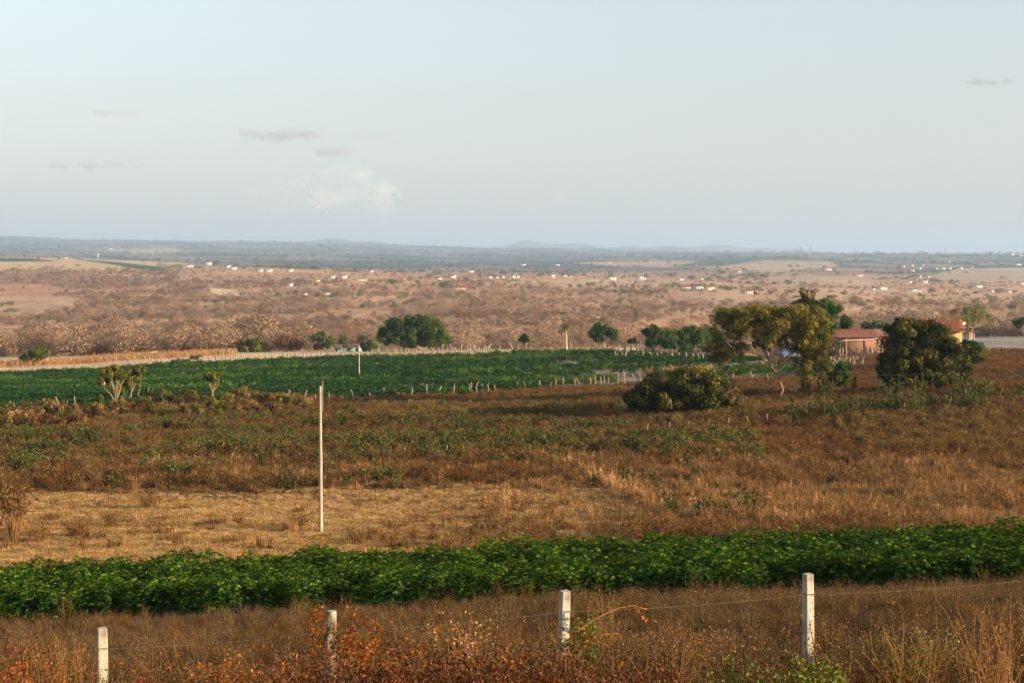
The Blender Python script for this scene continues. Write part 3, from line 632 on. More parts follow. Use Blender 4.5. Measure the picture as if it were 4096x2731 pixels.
# small gnarled trees in front of the green field
tree_img('gnarled_tree', 'tall gnarled tree with pale forking trunks and yellow-green tufts, a white bird in it', 'tree', (115, 407),
  rnd(113, 372, 11, 7, 26, 3) + rnd(104, 380, 4.5, 5, 9, 2.4) + rnd(123, 376, 4, 4, 6, 2.2), .24, 'rust2', 150, 'bark_tan', .7, [
  (((115, 402), (111, 394), (105, 389), (103, 383)), .8), (((115.5, 402), (119, 392), (121, 384), (127, 376)), .9), (((115, 402), (114, 390), (111, 381), (108, 374)), .9), (((117, 397), (118, 386), (116, 376)), .6)], 10, forks=(115, 401), tr=.016, seed=41)
tree_img('gnarled_tree', 'thin double-stemmed yellow-green tree right behind the tall gnarled one', 'tree', (131, 403),
  rnd(134, 374, 6, 7, 14, 2.5) + rnd(141, 371, 4.5, 5, 9, 2.2) + rnd(130, 384, 4, 5, 8, 2.2), .24, 'rust2', 130, 'bark_tan', .7, [(((131, 400), (131.5, 390), (133, 378)), .6), (((137, 400), (140, 386), (141, 374), (146, 368)), .5)], 6, tr=.012, seed=42)
tree_img('gnarled_tree', 'small lopsided yellow-green tree squeezed between the two taller gnarled trees', 'tree', (126, 403), rnd(124, 387, 5, 4.5, 12, 2.2), .24, 'lime', 80, 'bark_tan', .7, auto=5, tr=.02, seed=43)
tree_img('sapling', 'thin sapling with a pale stem at the right end of the gnarled tree group', 'tree', (151, 401), rnd(149.5, 389, 4.5, 4, 9, 1.8), .22, 'lime', 70, 'bark_tan', .7, auto=4, tr=.02, seed=44)
tree_img('broom_bush', 'yellow-green bush at the left foot of the gnarled trees', 'bush', (98, 408), rnd(98, 400, 5, 6.5, 12, 2.4), .24, 'lime', 80, 'bark', .7, auto=3, seed=45)
tree_img('lone_tree', 'small lone umbrella-shaped tree with pale trunk against the green field, left of the tall pole', 'tree', (212.5, 400),
  rnd(213, 376, 8.5, 5, 18, 2.5) + rnd(207, 373, 3, 3, 5, 1.8), .24, 'rust2', 150, 'bark_tan', .7, [(((212.5, 392), (209.5, 385), (208, 377)), .7), (((212.5, 392), (215, 384), (218, 377)), .7)], 8, forks=(212.5, 391), tr=.022, seed=46)
tree_img('round_bush', 'lone round olive bush among the stakes at the lower edge of the green field', 'bush', (395.5, 399), rnd(395.5, 394, 8.5, 5, 20, 2.4), .26, 'olive', 90, 'bark', .8, auto=3, seed=47)
# thicket along the field edge
hedge = [(165, 403, 26, 12, 'olive'), (186, 404, 24, 13, 'dryleaf'), (204, 405, 24, 8, 'olive'), (224, 404, 20, 10, 'olive'), (240, 402, 22, 13, 'dryleaf'), (252, 401, 20, 9, 'dryleaf'), (268, 403, 22, 10, 'dryleaf'),
  (284, 404, 20, 9, 'olive'), (302, 406, 22, 8, 'dryleaf'), (143, 410, 26, 12, 'olive'), (120, 414, 28, 12, 'dryleaf'), (160, 416, 30, 12, 'olive'), (190, 417, 30, 12, 'dryleaf'), (218, 416, 28, 14, 'olive'),
  (246, 414, 28, 12, 'dryleaf'), (272, 413, 24, 9, 'dryleaf'), (8, 418, 30, 13, 'dryleaf'), (30, 417, 30, 14, 'dryleaf'), (52, 416, 28, 14, 'dryleaf'), (74, 417, 28, 12, 'dryleaf'), (95, 420, 26, 14, 'dryleaf'), (18, 427, 32, 14, 'dryleaf'), (46, 428, 32, 14, 'rustgrass'), (76, 428, 30, 12, 'rustgrass')]
for i, (px, pb, wx, hy, mt_) in enumerate(hedge):
    hy *= 1.2; mt_ = {'olive': 'hedge_olive', 'dryleaf': 'hedge_brown'}.get(mt_, mt_)  # swaps in the lighter copies that carry sunlight in their colour
    lb = {'hedge_olive': 'olive green bush in the thicket along the near edge of the green field', 'hedge_brown': 'withered brown bush in the thicket along the near edge of the green field', 'rustgrass': 'rust-brown dry bush in the left end of the thicket'}[mt_]
    tree_img('thicket_bush', lb, 'bush', (px, pb), rnd(px, pb - hy * .5, wx / 2, hy * .55, 18, 3.1), .22, mt_, 90, 'bark', .7, auto=5, seed=60 + i, group='bushes of the thicket by the green field', lf=.5, tr=.012)
# right hand side
tree_img('spreading_bush', 'wide tangled dark bush with drooping bare stems left of the feathery tree', 'bush', (690, 414),
  rnd(686, 384, 46, 19, 120, 6.5) + rnd(648, 398, 24, 15, 40, 5.5) + rnd(720, 396, 22, 16, 34, 5.5) + rnd(686, 401, 34, 11, 30, 5), .24, 'olive', 170, 'bark', .55, [
  (((688, 412), (690, 402), (684, 392)), .7), (((694, 413), (697, 402), (700, 390)), .7), (((701, 412), (704, 400), (712, 392)), .6), (((683, 412), (676, 404), (668, 394)), .6)], 14, tr=.02, seed=90)
tree_img('spreading_bush', 'pale dry leafless scrub at the left foot of the wide tangled bush', 'bush', (636, 414), rnd(637, 402, 13, 11, 26, 4), .26, 'dryleaf', 90, 'bark_pale', .7, auto=14, seed=91, lf=.35)
tree_img('spreading_bush', 'brown bare tangle at the right foot of the wide tangled bush', 'bush', (726, 413), rnd(728, 396, 14, 12, 26, 4), .26, 'brown', 80, 'bark', .7, auto=14, seed=92, lf=.35)
tree_img('feathery_tree', 'large spreading tree with feathery olive-orange crown and pale forking limbs right of centre', 'tree', (778.5, 400),
  rnd(733, 315, 22, 9, 30, 5) + rnd(797, 312, 30, 8, 32, 5) + rnd(762, 310, 26, 7, 24, 4.6) + rnd(768, 322, 58, 16, 104, 6.4) + rnd(790, 318, 34, 12, 34, 6) + rnd(812, 332, 20, 18, 30, 6) + rnd(727, 340, 18, 16, 18, 5) + rnd(722, 352, 21, 14, 30, 5.2) + rnd(752, 338, 30, 12, 22, 4.8) + rnd(812, 345, 16, 12, 16, 5) + rnd(811, 366, 23, 15, 40, 5.2) + rnd(784, 340, 26, 14, 34, 5) + rnd(814, 340, 18, 18, 26, 5) + rnd(822, 354, 12, 10, 12, 4.5) + rnd(736, 350, 16, 10, 10, 4.5), .19, 'rust', 190, 'bark_tan', .5, [
  (((776, 372, 0), (768, 361, -.5), (757, 354.5, -1.), (741, 352.5, -1.4), (729, 346, -2), (722, 338, -2)), 1.3), (((773, 366, 0), (768, 356, .3), (758, 341, .4), (756, 328, .4), (750, 316, .4)), 1.25),
  (((762, 356, -1), (752, 350, -1.2), (748, 343, -1.3), (742, 333, -1.3), (733, 325, -1.3)), 1.), (((741, 352.5, -1.4), (733, 350, -1.7), (728, 339, -1.8)), .6), (((762, 345, .2), (751, 336, -.5), (740, 322, -1), (728, 314, -1)), .7),
  (((777, 371, 0), (782, 360, .8), (783, 346, .8), (776, 332, .8), (770, 318, .8)), 1.), (((782, 362, .8), (792, 354, .8), (800, 341, .8), (808, 328, .8)), .9), (((778, 378, 0), (790, 370, -1), (804, 366, -1.4), (815, 372, -1.4)), .8),
  (((777, 372, 0), (768, 388, .4), (764, 399, .6)), .6), (((741, 352.5, -1.4), (728, 356, -1.5), (716, 359, -1.6)), .5)], 5, forks=(776, 370), tr=.0125, seed=93, lf=.5)
tree_img('coppice_bush', 'small very dark green bush right of the feathery tree', 'bush', (838, 391), rnd(839, 374, 10, 13, 34, 4), .24, 'mango', 130, 'bark_dark', .7, auto=4, seed=94)
tree_img('dense_tree', 'large dense dark tree standing in front of the farmhouses on the right', 'tree', (925, 391),
  rnd(920, 354, 38, 35, 120, 7.5, .8) + rnd(946, 370, 26, 19, 66, 6.5) + rnd(898, 368, 19, 21, 44, 6) + rnd(922, 378, 26, 11, 36, 6) + rnd(924, 350, 30, 26, 50, 7) + rnd(914, 328, 24, 9, 24, 4.5), .27, 'olive', 230, 'bark_dark', .7, auto=10, seed=95, tr=.012)
tree_img('dense_tree', 'shaded dark green tree tucked behind the right side of the large dense tree', 'tree', (969, 371), rnd(969, 355, 15, 16, 50, 5.5), .3, 'mango', 140, 'bark_dark', .7, auto=4, Y=188, seed=96)
tree_img('dark_tree', 'upright dark green tree left of the lighter orchard trees behind the double stake fence', 'tree', (651, 351), rnd(652, 337, 8.5, 13, 30, 4) + rnd(646, 332, 4, 4, 6, 2.5), .42, 'mango', 110, 'bark_dark', .8, auto=3, Y=300, seed=97)
tree_img('orchard_tree', 'fresh green tree right beside the upright dark one behind the stake fence', 'tree', (668, 351), rnd(667, 339, 10, 9, 26, 3.6), .42, 'green', 100, 'bark_pale', .8, auto=6, Y=290, seed=98)
tree_img('orchard_tree', 'tallest bright green tree between the dark upright tree and the feathery tree', 'tree', (692, 351), rnd(691, 337, 15, 13, 42, 4.2), .42, 'green', 110, 'bark_pale', .8, auto=6, Y=300, seed=99)
tree_img('orchard_tree', 'green tree half hidden behind the left edge of the feathery tree', 'tree', (712, 351), rnd(711, 336, 13, 13, 34, 4.2), .42, 'green', 110, 'bark', .8, auto=4, Y=310, seed=100)
tree_img('orchard_tree', 'low leafy bush filling the gap under the orchard trees', 'bush', (700, 353), rnd(692, 347, 30, 5, 26, 3.2), .4, 'green', 90, 'bark', .8, auto=3, Y=286, seed=112)
tree_img('orchard_tree', 'broad dark green tree behind the orchard trees left of the feathery tree', 'tree', (680, 350), rnd(680, 338, 18, 9, 36, 4.2), .42, 'green', 100, 'bark', .8, auto=3, Y=318, seed=113)
tree_img('layered_tree', 'green tree with layered branches standing alone right of the thin palm', 'tree', (603.5, 349), rnd(603, 334, 16.5, 9, 40, 3.6) + rnd(600, 326, 8, 4, 8, 2.8), .42, 'green', 95, 'bark_pale', .8, auto=8, Y=330, seed=101, flat=.55)
tree_img('ball_tree', 'small dark ball-shaped tree on a short trunk left of the thin palm', 'tree', (525.5, 347), rnd(525, 338.5, 5.8, 5, 16, 2.4), .42, 'mango', 110, 'bark', .8, auto=2, Y=362, seed=102)
tree_img('orange_tree', 'small dark dome bush behind the double stake fence', 'bush', (632, 346), rnd(632, 340.5, 4.4, 2.6, 10, 1.8), .4, 'mango', 80, 'bark', .8, auto=2, Y=330, seed=103)
tree_img('tall_tree', 'tall leafy dark green tree right behind the coconut palm', 'tree', (830, 352), rnd(829, 309, 11, 14, 36, 4.5) + rnd(838, 308, 4, 5, 8, 3) + rnd(824, 325, 14, 12, 30, 4.5), .36, 'green', 120, 'bark', .7, auto=6, Y=262, seed=104)
tree_img('tall_tree', 'small dark green tree left above the brick shed roof', 'tree', (845, 350), rnd(846, 323, 6.5, 8, 20, 3.2) + rnd(834, 327, 6, 5, 10, 3), .36, 'green', 110, 'bark', .7, auto=3, Y=278, seed=105)
tree_img('garden_bush', 'broad bright green bush behind the brick shed roof', 'bush', (872, 345), rnd(873, 326, 14, 5.5, 30, 3.4), .36, 'green', 110, 'bark', .7, auto=4, Y=300, seed=106)
tree_img('sparse_tree', 'broad half-bare tree with yellowish leaves behind the yellow farmhouse', 'tree', (972, 338), rnd(971, 315, 22, 12.5, 60, 4.2), .34, 'hilllime', 60, 'bark_pale', .7, auto=30, Y=305, seed=107, lf=.4)
tree_img('sparse_tree', 'yellow-green low tuft at the left foot of the half-bare tree', 'bush', (962, 336), rnd(962, 322, 11, 6, 16, 3), .34, 'lime', 60, 'bark_pale', .7, auto=4, Y=301, seed=108)
tree_img('garden_bush', 'bright green bush at the right picture edge above the stake palisade', 'bush', (1022, 332), rnd(1021, 323, 9, 5.5, 18, 3), .36, 'green', 110, 'bark', .7, auto=3, Y=315, seed=109)
tree_img('garden_bush', 'thin light green bush in front of the brick shed wall', 'bush', (836, 351), rnd(836, 344, 7, 5, 16, 2.6), .28, 'greygreen', 45, 'bark', .7, auto=5, Y=252, seed=110)
tree_img('garden_bush', 'grey-green bush between the brick shed and the large dense tree', 'bush', (887, 352), rnd(887, 343, 7, 4, 14, 2.4), .28, 'greygreen', 60, 'bark', .7, auto=3, Y=250, seed=111)

def palm_meshes(h, fl, nf=16, r=.16, seed=1, up=.6, lean=.3):
    g = np.random.default_rng(seed); tb = MB(); t = np.linspace(0, 1, 6)
    tb.tube(np.column_stack([lean * t ** 2, 0 * t, h * t]), np.interp(t, [0, .1, 1], [r * 1.6, r, r * .8]), 7)
    fb = MB(); top = np.array([lean, 0, h])
    for k in range(nf):
        a = k * 2.4; el = g.uniform(up - .7, up + .75); d = np.array([math.cos(a), math.sin(a), 0])
        s_ = np.linspace(0, 1, 12)[:, None]; L_ = fl * g.uniform(.8, 1.1)
        pts = top + d * (s_ * math.cos(min(el, 1.3)) * L_) + np.array([0, 0, 1.]) * (s_ * math.sin(el) * L_ - s_ ** 2 * L_ * (.35 + .35 * math.cos(el)))
        fb.tube(pts, np.linspace(.035, .01, 12), 3, .8, cap=False)
        T = np.gradient(pts, axis=0); T /= np.linalg.norm(T, axis=1)[:, None]; sdv = np.cross(T, [0, 0, 1.])
        sdv /= np.linalg.norm(sdv, axis=1)[:, None] + 1e-6
        for sg in (-1, 1):
            for rep in range(3):
                C = pts[1:] + T[1:] * rep * L_ / 36; D = sg * sdv[1:] + T[1:] * .6 - np.array([0, 0, .55])
                fb.leaves(C, D, L_ * .32 * (1 - .55 * np.linspace(0, 1, 11)), .2, np.clip(g.normal(.5, .22, 11), 0, 1), fold=.02, rg=g)
    return tb.mesh('trunk', [M['bark_pale']], smooth=True), fb.mesh('crown', [M['palm']])
def palm(px, ytop, Y, fl, label, seed, **kw):
    x = (px - CX) * Y / F; z = H(x, Y); h = zat(ytop, Y) - z; a, b = palm_meshes(h, fl, seed=seed, **kw)
    r = obj('palm_tree', None, None, (x, Y, z)); tag(r, label, 'palm'); obj('trunk', a, r); obj('crown', b, r); return r
palm(807, 307, 246, 4.6, 'coconut palm with upright fronds rising above the feathery tree', 3, nf=26, up=.95, r=.2)
palm(566.5, 326, 365, 1.9, 'lone thin palm with a small drooping crown at the far field edge', 4, nf=16, up=.3, r=.2, lean=-.2)

# trees on the hills, each one an object; shape shared by kind
HT = {'g': shrub('bushy_tree', M['hillgreen'], 520, .15, .6, 1, .8, .75, 11, 201, M['bark']), 'y': shrub('yellow_green_tree', M['hilllime'], 520, .15, .6, 1, .8, .75, 11, 202, M['bark']),
      'd': shrub('dark_tree', M['mango'], 560, .16, .6, 1, .75, .7, 11, 203, M['bark']), 'k': shrub('grey_tree', M['greygreen'], 520, .15, .6, 1, .8, .75, 11, 204, M['bark']),
      'p': shrub('pale_tree', M['pale'], 420, .15, .35, 1, .8, .75, 11, 205, M['bark_pale']), 'b': shrub('brown_tree', M['olive'], 480, .15, .5, 1, .75, .7, 11, 206, M['bark'])}
NM = {'g': ('bushy_tree', 'bushy green'), 'y': ('yellow_green_tree', 'light yellow-green'), 'd': ('dark_tree', 'dense dark green'), 'k': ('grey_tree', 'grey-green'), 'p': ('pale_tree', 'pale leafless'), 'b': ('brown_tree', 'brownish olive')}
ht = """119,299,6,4,g 67,327,7,5,g 16,333,9,5,y 228,306,10,7,y 242,296,9,5,g 215,303,10,4,d 206,303,7,4,g 227,319,9,7,k 193,332,7,8,k 94,258.5,4,3,g 38,259.5,4,4,g 58.5,260,3,4,g 158,261,6,4,k 178,262,8,5,k 189,262,7,4,k 198,263,9,6,g 207,263,5,5,k 216,266,10,7,d 236,266,7,4,k 244,269,5,3,k 10,305,14,5,g 2,307,6,6,g 12,312,20,5,k
269,294,7,5,g 278,298,11,8,g 296,295,8,7,g 288,295,6,4,g 318,298,11,6,g 332,298,7,4,g 326,292,10,4,g 360,297,11,6,y 400,300,12,6,y 454,300,10,6,k 429,300,10,5,k 443,289,17,9,d 430,279,9,7,g 420,279,6,4,k 410,281,9,5,k 393,284,14,5,d 300,269,9,5,k 314,270.5,9,6,g 275,268,8,5,k 282,270,5,5,g 283,258,11,4,d 367.5,333,7,3,y 493,277,12,4,g 480,277,8,3,g 447,278,6,3,k 380,270,6,3,k 326,269,5,3,k 462,273,5,3,k
580,289,9,6,y 590,286,14,5,g 599,292,13,6,g 615,293,9,4,g 624,294,11,6,g 620,296,6,4,y 570,288,10,5,b 611,278,9,6,g 614,288,10,6,b 629,277,5,3,g 634.5,277,7,4,g 646.5,278,8,6,k 672.5,278,12,7,g 663,277,5,3,g 692,280,12,6,g 708,281,9,5,d 675.5,288,17,7,b 667,287,8,5,g 712,288,11,6,b 704,287,9,5,g 729,291,11,6,g 757,292,18,8,k 561,275.5,7,4,g 547.5,275,7,5,b 636,316.5,7,5,g 662.5,298.5,6,4,y 657,298,6,4,k 742,280,8,3,g 755,281,5,3,g
771,294,7,5,k 788,284.5,11,6,d 788,293.5,11,5,k 802.5,293,11,7,g 816,293,11,6,k 831,292,9,2.5,g 844.5,295,10,5,g 853,305,12,6,g 861,306,14,7,k 931.5,293,12,6,g 951,284,8,5,g 958,284,5,4,g 835,273,5,5,k 867,273,6,4,d 872,273,4,3.5,d 940.5,257,4,4,d 976.5,256,5,4,d 990,256,5,4,d 897.5,261,5,6,k 856,263,6,4,k 899.5,270,7,6,k 889,269,5,3,k 1001,266,6,3,d 976,266,7,3,g 1012.5,311,10,7,g 999,293,13,6,g 1014,293,7,4,g 975,294,6,4,g 862,306,8,4,g 790,267,8,3,k 798,267,6,3,k 812,273,5,3,k 838,275,6,4,g
697,258,7,4,d 686,258.5,6,3,d 747,261,4,2.5,d 712,259,9,3,d 730,259.5,7,3,d 738,276,5,2.5,g 727,270,6,3,d 704,270,5,3,d 668,263,5,2.5,d 645,262,6,3,d 660,259,7,3,d 523,262.5,4,2.5,d 565,258.5,5,2.5,d 440,253,5,2,d 497,250,5,2,d 368,259.5,5,3,d 381,259.5,6,3,d 416,262,5,2.5,d 442,263,5,2.5,d 470,263,7,2.5,d 313,257,6,3,d 275,243,6,3,d 240,245,5,2.5,d 205,241,5,2,d 118,245,5,2,d 60,248,6,3,d 45,248,7,2.5,d 22,248,5,2,d"""
zone = lambda px, Y: ('far left plateau' if px < 256 else 'far blue plain' if px < 640 else 'far tan hillside') if Y > 2300 else ('left scrub hillside' if px < 256 else 'middle hillside' if px < 640 else 'right hillside')
rh = np.random.default_rng(11)
for s_ in ht.split():
    a = s_.split(','); px, pb, wx, hy = map(float, a[:4]); kd = a[4]
    x, Y, z = ground_at(px, pb, 400); k = Y / F
    o = obj(NM[kd][0], HT[kd], None, (x, Y, z - .1 * hy * k), rh.uniform(0, 6.28), (wx * k / 2.1, wx * k / 2.1, hy * k / 1.65))
    side = 'by the pale houses ' if 262 < pb < 283 and 180 < px < 720 else ''
    KEEP.append((px, pb, wx, Y)); size = 'large' if wx >= 12 else 'mid-sized' if wx >= 8 else 'small'
    tag(o, f'{size} {NM[kd][1]} tree {side}on the {zone(px, Y)}', 'tree', f'{NM[kd][1]} trees on the {zone(px, Y)}')
for i in range(64):
    px = rh.uniform(5, 1015); pb = rh.uniform(287, 340) if px < 600 else rh.uniform(290, 318); x, Y, z = ground_at(px, pb, 430)
    if inpoly(np.array([px]), np.array([pb]), POLYS[1][0])[0]: continue
    kd = 'gyykg'[rh.integers(5)]; wx = rh.uniform(4, 8) * np.interp(pb, [287, 340], [.85, 1.4]); k = Y / F; hy = wx * rh.uniform(.5, .75)
    o = obj(NM[kd][0], HT[kd], None, (x, Y, z - .1 * hy * k), rh.uniform(0, 6.28), (wx * k / 2.1, wx * k / 2.1, hy * k / 1.65)); KEEP.append((px, pb, wx, Y))
    tag(o, f'{"mid-sized" if wx >= 8 else "small"} {NM[kd][1]} tree on the {zone(px, Y)}', 'tree', f'{NM[kd][1]} trees on the {zone(px, Y)}')
# row of pale leafless shrubs along the sunken hedge line
for i in range(19):
    t = i / 18; px = 616 + 42 * t + rh.normal() * .8; pb = 329 - 28 * t
    x, Y, z = ground_at(px, pb, 400); k = Y / F; wx = rh.uniform(5, 8)
    o = obj('pale_tree', HT['p'], None, (x, Y, z), rh.uniform(0, 6), (wx * k / 2, wx * k / 2, wx * .8 * k / 1.65))
    tag(o, 'pale leafless shrub in the slanting hedge row on the middle hillside', 'shrub', 'shrubs of the slanting pale hedge row')
# far palms
fp = palm_meshes(7.5, 2.2, 10, .22, 77, .35, .3); 
for q in (fp[0], fp[1]): q.name = 'palm_' + q.name
fpb = MB()
for s_ in """7.8,258 22,258 27,258 71,260 85,260 138,260 151,260.5 163,261 173,262 515,275.5 528,276 532,276.5 536.5,276.5 576,277.5 579.5,276.5 581.5,277 597.5,277 600,277.5 608.5,277 637.5,277 641.5,277.5 653,278 656.5,279 663,279 296,270 322,270 327,270 592,278 735,281""".split():
    px, pb = map(float, s_.split(',')); x, Y, z = ground_at(px, pb, 900)
    r = obj('palm_tree', None, None, (x, Y, z), rh.uniform(0, 6), rh.uniform(.75, 1.15) * max(.8, Y / 2000)); obj('trunk', fp[0], r); obj('crown', fp[1], r)
    tag(r, 'small distant palm on the left plateau edge' if px < 256 else 'small distant palm in the line behind the white houses', 'palm', 'palms on the left plateau edge' if px < 256 else 'palms along the ridge of white houses')

# ------------------------------------------------------------------ fences
def stake_mesh(name, r=.06, h=1.5, seed=1, k=6, bend=.05):
    g = np.random.default_rng(seed); mb = MB(); t = np.linspace(0, 1, 6)
    pts = np.column_stack([g.normal(0, bend, 6) * t, g.normal(0, bend, 6) * t, -.15 + (h + .15) * t])
    mb.tube(pts, r * g.uniform(.8, 1.15, 6), k); return mb.mesh(name, [M['wood']], smooth=True)
ST = [stake_mesh('stake', .065, 1.5, s, 6, .05 + .03 * (s % 3)) for s in range(6)]
def fence(name, label, base, hpx, step=None, jit=.2, ymin=60, rpx=None, wires=(.85, .5), seed=1, hv=.25, xs=None, lean=.05, Yfix=None):
    """stakes along a line given by its visible foot; name, label of the fence; every stake is a part"""
    g = np.random.default_rng(seed); bx, by = np.array(base, float).T
    if xs is None:
        xs = [bx[0]]
        while xs[-1] < bx[-1]: xs.append(xs[-1] + step * g.uniform(1 - jit, 1 + jit))
    P3 = []
    for px in xs:
        pb = np.interp(px, bx, by)
        if Yfix is not None: Y = np.interp(px, bx, Yfix); P3.append(((px - CX) * Y / F, Y, H((px - CX) * Y / F, Y)))
        else: P3.append(ground_at(px, pb, ymin))
    P3 = np.array(P3); root = obj(name, None, None, P3[0]); tag(root, label, 'fence'); tops = []
    for i, p in enumerate(P3):
        k = p[1] / F; hh = hpx * k * g.uniform(1 - hv, 1 + hv * .7); rr = (rpx * k / .065) if rpx else 1
        o = obj('post', ST[g.integers(6)], root, p - P3[0], g.uniform(0, 6), (rr, rr, hh / 1.5)); o.rotation_euler = (g.normal(0, lean), g.normal(0, lean), g.uniform(0, 6)); tops.append(hh)
        if i >= 99: break
    if wires:
        wb = MB(); n = min(len(P3), 100)
        for f in wires:
            wb.tube(P3[:n] - P3[0] + np.column_stack([np.zeros(n), np.full(n, -.07), np.full(n, np.mean(tops) * f)]), .006, 3, cap=False)
        obj('wire', wb.mesh('wire', [M['wire']]), root)
    return root
fence('wire_fence', 'crooked stake and wire fence along the lower edge of the green field', [(2, 411), (60, 407.5), (125, 406), (284, 400), (340, 402), (400, 397), (450, 395.5), (520, 389.5), (560, 387), (645, 381)], 10, ymin=120, rpx=.55, lean=.1, hv=.35, seed=2,
  xs=[7.6, 14, 31, 46, 59, 67, 74, 96, 124, 163, 214, 258, 284.5, 288.5, 294.5, 305, 315, 329, 341, 354, 369, 382.5, 387.5, 411, 426, 428, 440, 453, 469, 471.5, 476.5, 483, 489, 495.5, 501.5, 517, 525.6, 531, 540, 550.5, 556.6, 562.5, 565, 575.4, 579, 590.7, 595, 601, 605, 608, 617.5, 625, 634.5, 640, 645.5, 668, 680, 701, 716, 733, 752, 768])
fence('stake_fence', 'pale stake fence between the sandy strip and the green field', [(5, 375.5), (100, 370), (160, 366.5), (250, 362), (320, 359), (420, 356), (512, 352.5)], 6.8, 11.5, .55, ymin=240, rpx=.75, seed=3, hv=.35)
fence('stake_fence', 'line of pale stakes in front of the orange dry corn strip', [(3, 363.5), (60, 362.8), (120, 361.6), (165, 361), (232, 359)], 5.6, 7.2, .6, ymin=290, rpx=.7, seed=4, hv=.3)
fence('stake_fence', 'closely set pale stake fence behind the sandy strip below the turquoise house', [(236, 358.3), (300, 356.3), (340, 354.6), (430, 352.4)], 5, 5, .6, ymin=300, rpx=.65, seed=5, hv=.3)
fence('stake_fence', 'uneven pale stake fence along the upper right edge of the green field', [(432, 353.3), (512, 351.6), (560, 351), (612, 351.2)], 7.4, 5.6, .7, ymin=300, rpx=.7, seed=6, hv=.5)
fence('stake_fence', 'dense stake fence in front of the dark orchard trees', [(598, 351.6), (650, 353), (720, 354.5)], 8, 3.9, .5, ymin=240, rpx=.75, seed=7, hv=.35)
fence('stake_fence', 'evenly spaced stout stakes along the rusty strip left of the feathery tree', [(614, 358.5), (660, 359.5), (704, 361.5)], 8.4, ymin=180, rpx=.85, seed=8, hv=.12, xs=[615, 617.5, 621.7, 626, 636.7, 643.7, 650.6, 657.4, 672.4, 679.4, 686, 692.4, 698.6, 703.2])
fence('stake_fence', 'pale stakes seen under the right side of the feathery crown', [(768, 355), (790, 356), (815, 359)], 7, 2.9, .5, ymin=180, rpx=.95, seed=9, hv=.25)
fence('stake_fence', 'row of uneven stakes right in front of the brick shed', [(818, 354.8), (850, 355), (885, 352.6)], 7, 2.6, .5, ymin=180, rpx=.85, seed=10, hv=.4)
fence('stake_fence', 'low pale stake fence left of the large dense tree', [(812, 360), (835, 364), (861, 364.5)], 7.6, 2.15, .3, ymin=160, rpx=.85, seed=11, hv=.2)
fence('palisade', 'tight palisade of pale stakes at the right picture edge behind the yard', [(972, 336), (1030, 335.5)], 8.6, 1.25, .25, ymin=230, rpx=.85, seed=12, hv=.12, lean=.03, wires=())
fence('wire_fence', 'thin crooked posts of a wire fence across the pale yard', [(985, 341), (1003, 343.5), (1030, 344)], 7.6, ymin=190, rpx=.4, seed=13, hv=.2, xs=[990.5, 996.3, 1005.6, 1011.6, 1020])
fence('wire_fence', 'short old posts of a fence in the rough grass below the yard', [(985, 352), (1010, 351), (1030, 349)], 5, ymin=150, rpx=.5, seed=14, hv=.3, xs=[989, 999, 1010.5, 1023])
fence('wire_fence', 'low white-topped posts crossing the middle of the dry meadow', [(0, 468), (40, 468.3), (150, 467), (256, 462.5), (340, 461), (420, 457), (512, 449), (640, 436), (690, 431), (768, 424), (850, 417), (905, 413), (960, 408), (1020, 402)], 10.5, ymin=70, rpx=.55, seed=15, hv=.15, lean=.06,
  xs=[5, 27, 48, 70, 90.5, 112, 133, 152, 175, 195, 213, 233, 256, 276, 300, 320, 342, 363, 384, 404.7, 425, 447, 470, 493, 520, 545, 570, 594, 622, 647.8, 669, 688.7, 709, 728.7, 747.5, 767, 786, 805, 824, 843, 864, 884, 904, 924, 945, 960.5, 980, 1003])

